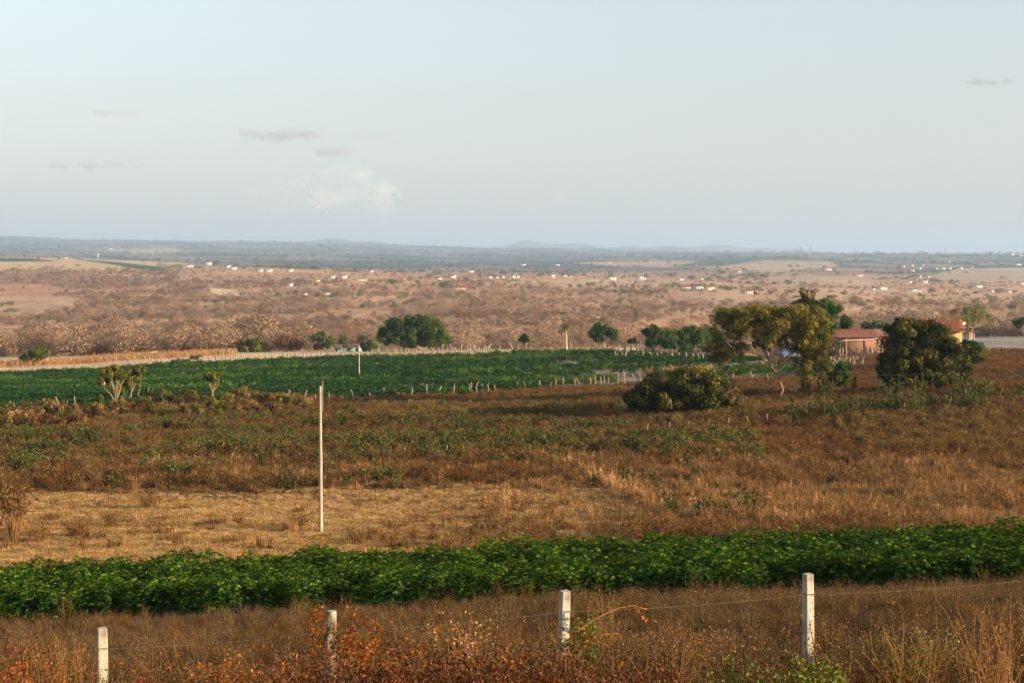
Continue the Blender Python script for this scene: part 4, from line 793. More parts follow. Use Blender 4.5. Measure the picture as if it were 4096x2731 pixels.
# the road fence with concrete posts
def road_fence():
    Y = 15.3; k = Y / F; P4 = [(-132, 643), (102, 627), (331, 610), (565, 590), (808, 573), (1050, 556)]
    root = obj('roadside_fence', None, None, ((565 - CX) * k, Y, H((565 - CX) * k, Y))); r0 = np.array(root.location)
    tag(root, 'roadside wire fence with square pale concrete posts in the foreground', 'fence')
    g = np.random.default_rng(3); wp = []
    for i, (px, pt) in enumerate(P4):
        x = (px - CX) * k; z0 = H(x, Y) - .3; zt = zat(pt, Y); w_, d_ = .104, .08; a = math.radians(31); tl = [.01, -.012, .02, .034, -.006, 0][i]; h = zt - z0
        mb = MB(); zs = np.linspace(0, h, 9); ww = np.where(zs > h - .02, .92, 1) * (1 + g.normal(0, .012, 9)); ring = []
        c = .004
        sec = np.array([(-w_ / 2 + c, -d_ / 2), (w_ / 2 - c, -d_ / 2), (w_ / 2, -d_ / 2 + c), (w_ / 2, d_ / 2 - c), (w_ / 2 - c, d_ / 2), (-w_ / 2 + c, d_ / 2), (-w_ / 2, d_ / 2 - c), (-w_ / 2, -d_ / 2 + c)])
        for z, s_ in zip(zs, ww):
            q = sec * s_; ring.append(np.column_stack([q[:, 0] * math.cos(a) - q[:, 1] * math.sin(a) - tl * (h - z), q[:, 0] * math.sin(a) + q[:, 1] * math.cos(a), np.full(8, z)]))
        V = np.concatenate(ring); ii, jj = np.meshgrid(np.arange(8), np.arange(8), indexing='ij')
        f = np.stack([ii * 8 + jj, ii * 8 + (jj + 1) % 8, (ii + 1) * 8 + (jj + 1) % 8, (ii + 1) * 8 + jj], -1).reshape(-1, 4)
        mb.add(V, f); mb.add(ring[-1], [list(range(8))])
        o = obj('post', mb.mesh('post', [M['post' if i != 2 else 'oldpost']]), root, np.array((x, Y, z0)) - r0)
        if i == 2: o['label'] = 'post half hidden in orange-leaved climber'
        tb = MB(); 
        for dz in (.21, .62): tb.box(-w_ / 2 - .006, w_ / 2 + .006, -d_ / 2 - .006, d_ / 2 + .006, h - dz - .003, h - dz + .003, M=lambda v: np.column_stack([v[:, 0] * math.cos(a) - v[:, 1] * math.sin(a), v[:, 0] * math.sin(a) + v[:, 1] * math.cos(a), v[:, 2]]))
        obj('wire_tie', tb.mesh('wire_tie', [M['wire']]), o)
        wp.append((x, Y - .058, zt - .21))
    wp = np.array(wp); pts = []
    for a_, b_ in zip(wp[:-1], wp[1:]):
        for t in np.linspace(0, 1, 12)[:-1]: q = a_ * (1 - t) + b_ * t; q = q - [0, 0, .03 * 4 * t * (1 - t)]; pts.append(q)
    pts.append(wp[-1]); mb = MB(); mb.tube(np.array(pts) - r0, .0026, 4, cap=False); obj('wire', mb.mesh('wire', [M['wire']]), root)
road_fence()

# ------------------------------------------------------------------ power poles and wires
def pole(name, label, px, pb, pt, Y, r, rod=True, cat='pole', arm=False):
    x, y, z = P(px, Y); h = zat(pt, Y) - z; root = obj(name, None, None, (x, y, z)); tag(root, label, cat)
    g = np.random.default_rng(int(px)); t = np.linspace(0, 1, 9); mb = MB()
    mb.tube(np.column_stack([g.normal(0, .012, 9) - .02 * t, g.normal(0, .01, 9), -.3 + (h + .3) * t]), r * (1.15 - .35 * t), 8); obj('shaft', mb.mesh('shaft', [M['polewood']], smooth=True), root)
    if rod:
        mb = MB(); mb.box(r * .75, r * 1.25, -.03, .03, h - 1.3, h + .16); obj('bracket', mb.mesh('bracket', [M['polewood']]), root)
        mb = MB(); mb.tube([(r, 0, h + .16), (r, 0, h + .19), (r, 0, h + .24), (r, 0, h + .27)], [.04, .065, .06, .03], 8); obj('insulator', mb.mesh('insulator', [M['tile']], smooth=True), root)
    if arm:
        mb = MB(); mb.box(-.8, .8, -.05, .05, h - .35, h - .25); obj('crossarm', mb.mesh('crossarm', [M['polewood']]), root)
    return np.array((x + (r if rod else 0), y, z + h + (.25 if rod else -.1)))
t1 = pole('utility_pole', 'tall slim weathered pole standing in the tan meadow left of centre', 320.8, 529, 385.5, 73, .085)
t2 = pole('utility_pole', 'slim pale pole standing inside the green field', 359.2, 380.5, 345, 235, .11, rod=False)
t3 = pole('utility_pole', 'pale pole rising behind the yellow farmhouse roof', 934, 340, 311.5, 292, .13, rod=False, arm=True)
pole('utility_pole', 'very thin pole left of the one behind the farmhouse roof', 927.6, 325, 312.5, 420, .1, rod=False)
def wire(name, label, pts, sag, r):
    P_ = np.array(pts); o = P_[0]; q = []
    for a, b in zip(P_[:-1], P_[1:]):
        for t in np.linspace(0, 1, 24): q.append(a * (1 - t) + b * t - [0, 0, sag * 4 * t * (1 - t)])
    mb = MB(); mb.tube(np.array(q) - o, r, 4, cap=False); ob = obj(name, mb.mesh(name, [M['powerline']]), None, o); tag(ob, label, 'wire'); return ob
def pt3(px, py, Y): return np.array(((px - CX) * Y / F, Y, zat(py, Y)))
wire('power_wire', 'thin power wire crossing the picture over the tall pole in the meadow', [pt3(-90, 414, 62), t1, pt3(1150, 369, 92)], .12, .0055)
wire('power_wire', 'thin wire running from the green field pole towards the farmhouse', [pt3(-60, 343, 240), t2, pt3(620, 336, 270), t3], .3, .012)
for q, lb in ((-.9, 'first'), (.9, 'second')):
    wire('power_wire', 'upper of the two close wires left of the feathery tree' if q > 0 else 'lower of the two close wires left of the feathery tree', [pt3(600, 340 - q, 282), t3 + [0, 0, -.3 + q * .4]], .5, .012)
for s_ in ("482,281.5,4.5,y", "503,280,6,w", "470,292.5,5,y", "313,290,5,y", "375,295,4,y", "628,287,6,y", "607,288,4,y", "281,291,4,y"):
    px, pb, hp, q = s_.split(','); px, pb, hp = float(px), float(pb), float(hp); x, Y, z = ground_at(px, pb, 400); k = Y / F
    mb = MB(); mb.tube([(0, 0, -.3), (0, 0, hp * k * .5), (0, 0, hp * k)], [.16, .14, .12], 6); mb.box(-.7, .7, -.06, .06, hp * k - .5, hp * k - .36)
    tag(obj('utility_pole', mb.mesh('utility_pole', [M['polewood' if q == 'y' else 'white']]), None, (x, Y, z)), 'distant slim power pole on the middle hillside' if q == 'y' else 'distant white pole beside the white houses', 'pole', 'distant power poles' if q == 'y' else None)
def pylon(px, pb, pt, Y, label):
    x = (px - CX) * Y / F; z = H(x, Y); h = zat(pt, Y) - z; root = obj('power_pylon', None, None, (x, Y, z)); tag(root, label, 'pylon')
    mb = MB(); wdt = h * .11
    for a, b in ((-1, -1), (1, -1), (1, 1), (-1, 1)): mb.tube([(a * wdt, b * wdt, 0), (a * wdt * .35, b * wdt * .35, h * .7), (a * .4, b * .4, h)], .5, 4)
    for k in range(7):
        z0, z1 = h * k / 8, h * (k + 1) / 8; w0, w1 = wdt * (1 - .9 * k / 8), wdt * (1 - .9 * (k + 1) / 8)
        for s_ in (-1, 1):
            mb.tube([(-w0, s_ * w0, z0), (w1, s_ * w1, z1)], .28, 3); mb.tube([(w0, s_ * w0, z0), (-w1, s_ * w1, z1)], .28, 3)
    obj('lattice_mast', mb.mesh('lattice_mast', [M['steel']]), root)
    mb = MB()
    for zz, l in ((.97, .13), (.86, .16)): mb.box(-h * l, h * l, -.5, .5, h * zz, h * zz + 1)
    obj('crossarm', mb.mesh('crossarm', [M['steel']]), root)
pylon(801, 255, 246.2, 6000, 'left one of the twin lattice pylons on the skyline right of centre'); pylon(810.7, 255, 246.2, 6200, 'right one of the twin lattice pylons on the skyline right of centre')
pylon(945.5, 256, 248, 6600, 'lattice pylon on the skyline above the right hillside'); pylon(173, 247, 238, 7500, 'faint lattice pylon on the left skyline'); pylon(41, 240, 234.5, 11500, 'faintest lattice pylon on the far left ridge'); pylon(309, 247, 239.5, 9000, 'faint lattice pylon left of the pale distant mountains')

# ------------------------------------------------------------------ houses
def gable(w, d, h, rise, over=.35, th=.14):
    """two sloping slabs, ridge along x"""
    mb = MB(); W = w / 2 + over; D = d / 2 + over; s = rise / (d / 2); ze = h - over * s
    for sg in (-1, 1):
        y0, y1 = sg * D, 0; v = []
        for x in np.linspace(-W, W, 9): 
            j = .0
            v += [(x, y0, ze + .03 + j), (x, y1, h + rise + .03 + j), (x, y0, ze + .03 + th), (x, y1, h + rise + .03 + th)]
        f = []
        for i in range(8):
            a = i * 4; b = a + 4; f += [(a + 2, b + 2, b + 3, a + 3), (a, a + 1, b + 1, b), (a, b, b + 2, a + 2)]
        f += [(0, 2, 3, 1), (32, 33, 35, 34)]
        mb.add(v, f)
    return mb
def wallmesh(w, d, h, rise):
    mb = MB(); mb.box(-w / 2, w / 2, -d / 2, d / 2, -.8, h)
    for sx in (-1, 1): 
        x = sx * w / 2; mb.add([(x, -d / 2, h), (x, d / 2, h), (x, 0, h + rise), (x - sx * .2, -d / 2, h), (x - sx * .2, d / 2, h), (x - sx * .2, 0, h + rise)], [(0, 1, 2), (3, 5, 4)])
    return mb
def house(name, label, px, pb, wpx, hpx, wall='white', roof='tiledark', rz=0., Y=None, dep=.7, rf=.3, detail=False, group=None, ymin=400):
    if Y is None: x, Y, z = ground_at(px, pb, ymin)
    else: x, Y, z = P(px, Y)
    KEEP.append((px, pb, wpx, Y)); k = Y / F; w, h = wpx * k, hpx * k; d = max(2.5, min(w * dep, 8)); root = obj(name, None, None, (x, Y, z), rz); tag(root, label, 'house', group)
    hw, rise = h * (1 - rf), h * rf
    obj('wall', wallmesh(w, d, hw, rise).mesh('wall', [M[wall]]), root); obj('roof', gable(w, d, hw, rise, .25).mesh('roof', [M[roof]]), root)
    if detail:
        n = max(2, int(w / 2.6)); g = np.random.default_rng(int(px * 7))
        dr = g.integers(n)
        for i in range(n):
            cx_ = -w / 2 + w * (i + .5) / n; mb = MB()
            if i == dr: mb.box(cx_ - .42, cx_ + .42, -d / 2 - .04, -d / 2 + .02, 0, hw * .78); obj('door', mb.mesh('door', [M['dark']]), root)
            else: mb.box(cx_ - .4, cx_ + .4, -d / 2 - .04, -d / 2 + .02, hw * .4, hw * .75); obj('window', mb.mesh('window', [M['dark']]), root)
    return root
hl = """207.6,264.7,8,2.9,w,roundish hilltop cluster left house by grey-green trees|189,266.3,8,1.7,w,low|227.5,267.6,6,2.5,w,|232.8,269.3,6.5,2.6,w,|65,258.2,6,1.2,p,|110.5,249,4,.8,w,
259.5,271.2,6,2.3,w,|267.7,271.2,8,2,w,|289.5,271.4,6.2,2.8,w,|332,277.8,6,2.5,w,|343,278,7.4,3.3,w,|317,281,5,1.6,c,|290.2,285.6,4.8,2.8,w,|286.2,285.6,1.8,2.8,b,|305.4,294.6,4.2,2,w,|327,294,6,1.6,w,|360,280,13,1,w,|439,279.3,5.4,2,w,|452,277.8,7,3,w,|470,272,7,1.8,w,|447,289.5,5,1.8,w,|503,277.8,3,2.4,w,|497.6,278,5,2,w,|490,277.6,4,1.6,c,|371,272,4,2,w,|347,248.6,3,.8,w,
513.2,277.6,3.6,3,w,|517.6,277.4,3.3,2.4,w,|552,277.2,6,3.2,w,|564.5,276.5,4.2,1.9,w,|570.7,276.7,2.2,1.5,w,|610.5,279.4,11,3,c,|640,279.2,6.6,3.2,w,|644.5,279,3,1.6,w,|680,279.8,6,1.7,w,|701,279.4,4,1.8,p,|697,260.6,3.6,1.3,b,|650.4,262.2,3,.8,w,|609,262.8,4,.8,w,|556.6,265,6,1,c,|523,265,5,1.2,w,|738.6,272,4,1.2,c,
881,289.2,7,3,w,|885.2,289.2,3,2.6,w,|873.5,289.3,2.6,1.4,w,|913,290.7,8.2,2,w,|919,291,3.4,1.4,w,|909.7,282.4,3.6,1.8,w,|923,282.3,8.6,2.2,w,|920,277.2,3,2,w,|927.5,277.3,5.4,2.2,g,|977.5,287,8,2.2,w,|982.6,292.2,5.4,1.6,g,|992,291.6,3,1.8,w,|1008.9,292,4.4,1.8,w,|956.6,284,2.4,1.8,w,|1020.6,284,7,2.4,w,|1002,282.4,7,1,b,|827,270,9,2,p,|825,267.4,4,1.5,b,|858,276,9,1.6,g,|903,272.8,6,2,b,|903.5,266.4,2.4,1.4,w,|911.5,266,4.6,1.9,p,|919.5,268.6,3.2,1.8,w,|911,271,7,1.8,p,|922.5,265.5,2.6,1.3,p,
936.6,269.2,2.4,1.8,w,|942.2,269,6.4,1.6,w,|949.4,269,3.2,2.1,w,|961,268.4,3.2,1.4,w,|971.4,267.4,2.8,1.2,p,|1017,264.8,7,1.4,w,|949,262.4,3,1.7,p,|984,259.2,3.2,1.1,b,|991.2,259,2.4,1.4,b,|1012.3,254.8,3,1.3,c,|1020.6,255.8,4,1.5,p,|884.6,260.4,4,1,b,|776.4,283.6,7.6,2,b,|798,297,9,1.7,b,|832,297,10,1.8,b"""
WM = {'w': ('white', 'white'), 'c': ('cream', 'cream yellow'), 'p': ('pink', 'faded pink'), 'b': ('tile', 'orange brick'), 'g': ('grey', 'grey')}
import re
for s_ in re.split(r'[|\n]', hl):
    a = s_.split(',')
    if len(a) < 5: continue
    px, pb, wx, hy = map(float, a[:4]); wm, wn = WM[a[4]]
    zn = ('on the left plateau' if px < 250 else 'among trees on the middle hill' if pb < 281 and px < 500 else 'alone on the scrub slope' if px < 500 else 'in the ridge row right of centre' if pb > 273 and px < 720 else 'on the far plain' if px < 760 else 'on the lower right hillside' if pb > 275 else 'on the upper right hillside')
    house('house', f"{'long low' if wx > 3 * hy else 'small'} {wn} farmhouse {zn}", px, pb, wx, hy * 1.1, wm, 'tiledark' if a[4] in 'wcg' else 'tile', rh.uniform(-.3, .35), rf=.2, detail=wx > 5.5 and hy > 2, group=f'{wn} houses {zn}')
house('house', 'white farmhouse with an orange hipped roof on the middle hillside beside a dark tree', 458.6, 289.5, 15, 4, 'white', 'tile', .1, rf=.5, detail=True)
house('house', 'large pale farmhouse with a grey-red roof among trees on the hill, left part', 686, 288, 17, 3.6, 'cream', 'tiledark', .1, rf=.6, detail=True)
house('house', 'large pale farmhouse with white walls among trees on the hill, taller right part', 697, 290, 12, 6.4, 'white', 'tiledark', -.15, rf=.35, detail=True)
house('house', 'cream annex at the right end of the large pale hill farmhouse', 709, 290, 10, 4.4, 'cream', 'tiledark', .1, rf=.25, detail=True)
house('house', 'long white house right of the large pale hill farmhouse', 747.5, 293.4, 12.5, 3.6, 'white', 'tiledark', .05, rf=.25, detail=True)
house('house', 'small bright turquoise house behind the fence below the scrub slope', 338, 351, 7, 7, 'teal', 'tiledark', .25, Y=425, rf=.2, detail=True)
house('house', 'long turquoise house with a dark roof left of the great domed tree', 354.5, 351, 14.5, 7.4, 'teal', 'tiledark', -.1, Y=430, rf=.35, detail=True)
x, Y, z = ground_at(98, 257.6, 1500); k = Y / F; mb = MB(); mb.tube([(0, 0, 0), (0, 0, 3.2 * k)], [.45 * k, .4 * k], 8); r = obj('water_tower', None, None, (x, Y, z)); tag(r, 'pale slender water tower on the left plateau', 'water tower')
obj('shaft', mb.mesh('shaft', [M['white']]), r); mb = MB(); mb.tube([(0, 0, 3.2 * k), (0, 0, 4.4 * k)], [.8 * k, .8 * k], 10); obj('tank', mb.mesh('tank', [M['white']]), r)

# brick material
m, t, N, L = mat('rough_brick'); b = N['Principled BSDF']; b.inputs['Roughness'].default_value = .95
tc = N.new('ShaderNodeTexCoord'); mp = N.new('ShaderNodeMapping'); mp.inputs['Rotation'].default_value = (PI / 2, 0, 0); bt = N.new('ShaderNodeTexBrick'); bt.inputs['Scale'].default_value = 3.2
bt.inputs['Color1'].default_value = (.19, .075, .033, 1); bt.inputs['Color2'].default_value = (.27, .115, .05, 1); bt.inputs['Mortar'].default_value = (.24, .17, .11, 1); bt.inputs['Mortar Size'].default_value = .03
L.new(tc.outputs['Object'], mp.inputs[0]); L.new(mp.outputs[0], bt.inputs[0])
ns = N.new('ShaderNodeTexNoise'); ns.inputs['Scale'].default_value = 1.1; ns.inputs['Detail'].default_value = 6; mr = N.new('ShaderNodeMapRange'); mr.inputs[1].default_value = .35; mr.inputs[2].default_value = .65; mr.inputs[3].default_value = .7; mr.inputs[4].default_value = 1.2
L.new(tc.outputs['Object'], ns.inputs[0]); L.new(ns.outputs[0], mr.inputs[0]); vm = N.new('ShaderNodeVectorMath'); vm.operation = 'SCALE'; L.new(bt.outputs[0], vm.inputs[0]); L.new(mr.outputs[0], vm.inputs['Scale']); L.new(vm.outputs[0], b.inputs['Base Color']); M['brick'] = m
def brick_shed():
    Y = 262; k = Y / F; x, y, z = P(853.5, Y); zt = zat(335.7, Y) - z; root = obj('brick_shed', None, None, (x, y, z), .06); tag(root, 'long bare orange brick shed with a dark red tile roof', 'building')
    w = 49 * k; d = 5.5; mb = wallmesh(w, d, zt, 1.1); obj('wall', mb.mesh('wall', [M['brick']]), root)
    rf = obj('roof', gable(w, d, zt, 1.15, .35, .12).mesh('roof', [M['tiledark']]), root)
    for px_ in (-.5, -.25, .14, .5):
        mb = MB(); mb.box(px_ * w - .14, px_ * w + .14, -d / 2 - .1, -d / 2 + .05, -.6, zt - .05); obj('pillar', mb.mesh('pillar', [M['brick']]), root)
    mb = MB(); mb.tube([(-.33 * w, -d / 2 - .25, zt - .62), (.1 * w, -d / 2 - .22, zt - .5), (.49 * w, -d / 2 - .2, zt - .2)], .07, 6); obj('gutter_pipe', mb.mesh('gutter_pipe', [M['white']]), root)
    # shaded side wing
    x2, y2, z2 = P(884, 268); r2 = obj('shed_wing', None, None, (x2, y2, z2), .1); tag(r2, 'low shaded tile-roofed wing at the right end of the brick shed', 'building')
    obj('wall', wallmesh(1.6, 5, 2.3, .9).mesh('wall', [M['brick']]), r2); obj('roof', gable(1.9, 5, 2.3, 1., .35).mesh('roof', [M['tiledark']]), r2)
brick_shed()
def farmhouse():
    Y = 274; k = Y / F; x, y, z = P(940, Y); z = H(x, Y); top = zat(319.6, Y) - z; rz = math.radians(-10)
    root = obj('yellow_farmhouse', None, None, (x, y, z), rz); tag(root, 'yellow farmhouse with a broad red tile roof and a pillared porch', 'house')
    w, d = 7.3, 6.2; hw = top - 1.85; obj('wall', wallmesh(w, d, hw, 1.75).mesh('wall', [M['yellow']]), root)
    obj('roof', gable(w, d, hw, 1.8, .5, .14).mesh('roof', [M['tile']]), root)
    for cx_, nm, zl, zh in ((-2.4, 'window', 1.1, 2.), (-.5, 'door', 0, 2.05), (1.6, 'window', 1.1, 2.)):
        mb = MB(); mb.box(cx_ - .42, cx_ + .42, -d / 2 - .05, -d / 2 + .03, zl, zh); q = obj(nm, mb.mesh(nm, [M['dark']]), root)
        mb = MB(); mb.box(cx_ - .5, cx_ + .5, -d / 2 - .1, -d / 2 - .0, zl - .09, zl - .01); obj('sill', mb.mesh('sill', [M['white']]), q)
    # porch on the right hand gable side
    mb = MB(); x0, x1 = w / 2 + .45, w / 2 + 2.5; zi, zo = hw + .28, hw - .42
    mb.add([(x0, -d / 2 - .3, zi), (x0, d / 2 + .3, zi), (x1, -d / 2 - .3, zo), (x1, d / 2 + .3, zo), (x0, -d / 2 - .3, zi + .14), (x0, d / 2 + .3, zi + .14), (x1, -d / 2 - .3, zo + .14), (x1, d / 2 + .3, zo + .14)], [(0, 1, 3, 2), (4, 6, 7, 5), (0, 2, 6, 4), (1, 5, 7, 3), (2, 3, 7, 6), (0, 4, 5, 1)])
    obj('porch_roof', mb.mesh('porch_roof', [M['tile']]), root)
    for yy in (-d / 2, -1.1, 1.1, d / 2):
        mb = MB(); mb.box(x1 - .4, x1 - .22, yy - .09, yy + .09, -.4, zo + .08); obj('pillar', mb.mesh('pillar', [M['grey']]), root)
    r2 = obj('lean_to', None, None, P(917, 268), -.12); tag(r2, 'yellow lean-to with a low red roof left of the yellow farmhouse', 'building')
    z2 = zat(326, 268) - r2.location[2]
    obj('wall', wallmesh(5.6, 4, z2 - .5, .5).mesh('wall', [M['yellow']]), r2); obj('roof', gable(5.6, 4, z2 - .5, .55, .3).mesh('roof', [M['tile']]), r2)
    def drum(px, pb, Y, r_, h_, lb, mt_='blue', z=None, nm='water_drum'):
        x, y, zz = P(px, Y); zz = zz if z is None else z; mb = MB(); mb.tube([(0, 0, 0), (0, 0, h_ * .1), (0, 0, h_ * .5), (0, 0, h_ * .9), (0, 0, h_)], [r_ * .9, r_, r_ * 1.04, r_, r_ * .85], 14)
        root = obj(nm, None, None, (x, y, zz)); tag(root, lb, 'drum' if nm == 'water_drum' else 'tank'); obj('body', mb.mesh('body', [M[mt_]], smooth=False), root)
        mb = MB(); mb.tube([(0, 0, h_ * .98), (0, 0, h_ * 1.04)], r_ * .88, 14); obj('lid', mb.mesh('lid', [M[mt_]]), root)
    drum(967, 341, 262, .3, .95, 'left blue plastic drum at the porch corner of the farmhouse'); drum(971.2, 341, 262, .3, .95, 'right blue plastic drum at the porch corner of the farmhouse')
    drum(918.6, 326, 266, .42, .75, 'left round blue tank on the lean-to roof', z=zat(326.3, 266), nm='water_tank'); drum(922.4, 326, 266, .38, .7, 'right round blue tank on the lean-to roof', z=zat(326, 266), nm='water_tank')
    # cement tank on a brick pier
    x, y, z3 = P(893.6, 282); zt = zat(325, 282) - z3; r3 = obj('cement_tank', None, None, (x, y, z3)); tag(r3, 'round grey cement tank on a brick pier between shed and farmhouse', 'tank')
    mb = MB(); mb.box(-.7, .7, -.7, .7, -.5, zt); obj('pier', mb.mesh('pier', [M['brick']]), r3); mb = MB(); mb.tube([(0, 0, zt), (0, 0, zt + .85)], .55, 16); obj('tank', mb.mesh('tank', [M['grey']]), r3)
    # satellite dish
    x, y, _ = P(964.3, 268); r4 = obj('satellite_dish', None, None, (x, y, zat(327, 268))); tag(r4, 'pale round satellite dish at the right end of the farmhouse roof', 'dish')
    mb = MB(); mb.tube([(0, 0, -.6), (0, 0, .7)], .035, 6); obj('mast', mb.mesh('mast', [M['steel']]), r4)
    mb = MB(); th = np.linspace(0, 2 * PI, 17)[:-1]; V = [(0, .12, .75)]; f = []
    for q in (1, 2, 3):
        for a in th: V.append((math.cos(a) * .38 * q / 3, .12 - .12 * (q / 3) ** 2, .75 + math.sin(a) * .3 * q / 3))
    for i in range(16): f.append((0, 1 + i, 1 + (i + 1) % 16, 1 + (i + 1) % 16))
    mb.add(V, [(a, b_, c) for a, b_, c, _ in f]); F2 = []
    for q in (0, 1):
        for i in range(16): F2.append((1 + q * 16 + i, 1 + (q + 1) * 16 + i, 1 + (q + 1) * 16 + (i + 1) % 16, 1 + q * 16 + (i + 1) % 16))
    mb.add(V, F2); obj('dish', mb.mesh('dish', [M['white']], smooth=True), r4, (0, 0, 0), math.radians(20))
    mb = MB(); mb.tube([(0, .1, .45), (0, -.4, .7)], .018, 5); obj('arm', mb.mesh('arm', [M['steel']]), r4)
farmhouse()

# ------------------------------------------------------------------ car, animals, bird
def car(px, Y, rz, label):
    x, y, z = P(px, Y); root = obj('parked_car', None, None, (x, y, z), rz); tag(root, label, 'car')
    prof = [(-2, .35), (-2.02, .75), (-1.9, .92), (-1.1, .98), (-.55, 1.42), (.85, 1.45), (1.55, .98), (1.98, .88), (2.02, .4), (1.9, .3), (-1.9, .3)]
    def ext(pr, hw, tp=1.): 
        n = len(pr); v = [(a, -hw * (tp if b > 1 else 1), b) for a, b in pr] + [(a, hw * (tp if b > 1 else 1), b) for a, b in pr]
        return v, n
    v, n = ext(prof, .8, .82); mb = MB(); mb.add(v, [(i, (i + 1) % n, n + (i + 1) % n, n + i) for i in range(n)]); mb.add(v[:n][::-1], [list(range(n))]); mb.add(v[n:], [list(range(n))])
    obj('body', mb.mesh('body', [M['carblue']]), root)
    for sg in (-1, 1):
        mb = MB(); mb.add([(-.95, sg * .785, 1.0), (.1, sg * .785, 1.0), (.1, sg * .69, 1.36), (-.5, sg * .69, 1.36)], [(0, 1, 2, 3)]); mb.add([(.2, sg * .785, 1.0), (1.35, sg * .785, 1.0), (.85, sg * .69, 1.36), (.2, sg * .69, 1.36)], [(0, 1, 2, 3)])
        obj('window', mb.mesh('window', [M['dark']]), root)
        for xx in (-1.25, 1.25):
            mb = MB(); mb.tube([(xx, sg * .62, .3), (xx, sg * .83, .3)], .3, 14); q = obj('wheel', mb.mesh('wheel', [M['dark']]), root); mb = MB(); mb.tube([(xx, sg * .80, .3), (xx, sg * .84, .3)], .17, 10); obj('rim', mb.mesh('rim', [M['steel']]), q)
M['carblue'] = surf('blue_car_paint', (.07, .13, .24), (.10, .18, .30), 2, rough=.3)
M['dog'] = surf('brown_hide', (.10, .05, .03), (.18, .09, .05), 3)
car(790, 258, .15, 'blue car parked behind the stakes under the feathery tree')
def cow_mesh(name, lying=False):
    mb = MB(); dz = -.55 if lying else 0
    mb.tube([(-.95, 0, 1.0 + dz), (-.8, 0, 1.02 + dz), (-.3, 0, .98 + dz), (.3, 0, .95 + dz), (.7, 0, 1.05 + dz), (.95, 0, 1.2 + dz), (1.2, 0, 1.3 + dz), (1.45, 0, 1.22 + dz), (1.62, 0, 1.05 + dz)], [.12, .34, .38, .4, .36, .2, .15, .17, .09], 10)
    for xx in (-.7, .6):
        for yy in (-.2, .2):
            if lying: mb.tube([(xx, yy, .35), (xx + .25, yy * 1.9, .15), (xx + .6, yy * 1.6, .06)], [.13, .08, .05], 6)
            else: mb.tube([(xx, yy, .9), (xx + .03, yy, .5), (xx, yy, .25), (xx, yy, 0)], [.15, .09, .06, .07], 6)
    for yy in (-1, 1): mb.tube([(1.32, yy * .1, 1.36 + dz), (1.3, yy * .26, 1.4 + dz), (1.34, yy * .3, 1.52 + dz)], [.04, .03, .01], 5); mb.tube([(1.25, yy * .12, 1.3 + dz), (1.22, yy * .32, 1.26 + dz)], [.06, .03], 5)
    mb.tube([(-1., 0, 1.1 + dz), (-1.08, 0, .8 + dz), (-1.05, 0, .45 + dz * .6)], [.04, .03, .05], 5)
    return mb.mesh(name, [M['black']], smooth=True)
CW = [cow_mesh('cow'), cow_mesh('cow', True)]
for px, pb, Yf, rz, lb, ly, sc_ in [(176, 365.6, 318, .2, 'leftmost black cow lying by the fence at the edge of the green field', 1, 1.25), (185.5, 365, 318, 3.3, 'middle black cow lying by the fence at the edge of the green field', 1, 1.2), (194.5, 364.6, 320, .4, 'rightmost black cow standing by the fence at the edge of the green field', 0, 1.1)]:
    x, Y, z = P(px, Yf); tag(obj('cow', CW[ly], None, (x, Y, z), rz, sc_), lb, 'cow', 'black cattle at the field edge')
for px, pb in ((641.5, 289.6), (645.5, 289), (648, 289.6), (655, 290.4), (680.5, 290.2), (690.4, 291), (683, 291.2)):
    x, Y, z = ground_at(px, pb, 500); tag(obj('cow', CW[0], None, (x, Y, z), rh.uniform(0, 6), 1.2), 'tiny dark cow grazing on the tan slope left of the large pale hill farmhouse', 'cow', 'dark cattle grazing on the tan slope')
def bird():
    x, Y, z = ground_at(115, 407, 60); k = Y / F; bx = (107.6 - CX) * k; r = MB(); s = .95 * k * 1.6
    r.tube([(-.05 * s, 0, -.9 * s), (-.02, 0, -.5 * s), (0, 0, 0), (.10 * s, 0, .5 * s), (.12 * s, 0, .8 * s), (.06 * s, 0, 1.0 * s), (.2 * s, 0, 1.12 * s), (.5 * s, 0, 1.1 * s)], np.array([.1, .28, .42, .3, .12, .09, .13, .02]) * s, 8)
    for q in (-.06, .06): r.tube([(0, q * s, -.4 * s), (0, q * s, -1.1 * s)], .03 * s, 4)
    o = obj('white_bird', r.mesh('white_bird', [M['feather']], smooth=True), None, (bx, Y - 1.35, zat(382, Y)), .5); tag(o, 'white egret-like bird perched in the tall gnarled tree', 'bird')
bird()
x, Y, z = P(154.5, 400); mb = MB(); mb.box(-1.9, 1.9, -.8, .8, .3, 1.0); mb.box(-1.2, .8, -.7, .7, 1.0, 1.5, mi=1); r = obj('parked_car', mb.mesh('body', [M['redpaint'], M['white']]), None, (x, Y, zat(356.2, Y)), .2); tag(r, 'small distant red and white vehicle behind the orange corn strip', 'car')
for px, pb, lb in ((756.5, 294.2, 'small red tractor right of the long white hill house'),):
    x, Y, z = ground_at(px, pb, 500); mb = MB(); mb.box(-1.6, 1.2, -.6, .6, .7, 1.5); mb.box(-1.5, -.1, -.7, .7, 1.5, 2.5)
    r = obj('tractor', None, None, (x, Y, z), .3, 1.4); tag(r, lb, 'tractor'); obj('body', mb.mesh('body', [M['redpaint']]), r)
    for xx, rr in ((-1., .8), (1., .5)):
        for sg in (-1, 1): mb = MB(); mb.tube([(xx, sg * .6, rr), (xx, sg * .95, rr)], rr, 12); obj('wheel', mb.mesh('wheel', [M['dark']]), r)

scrub()

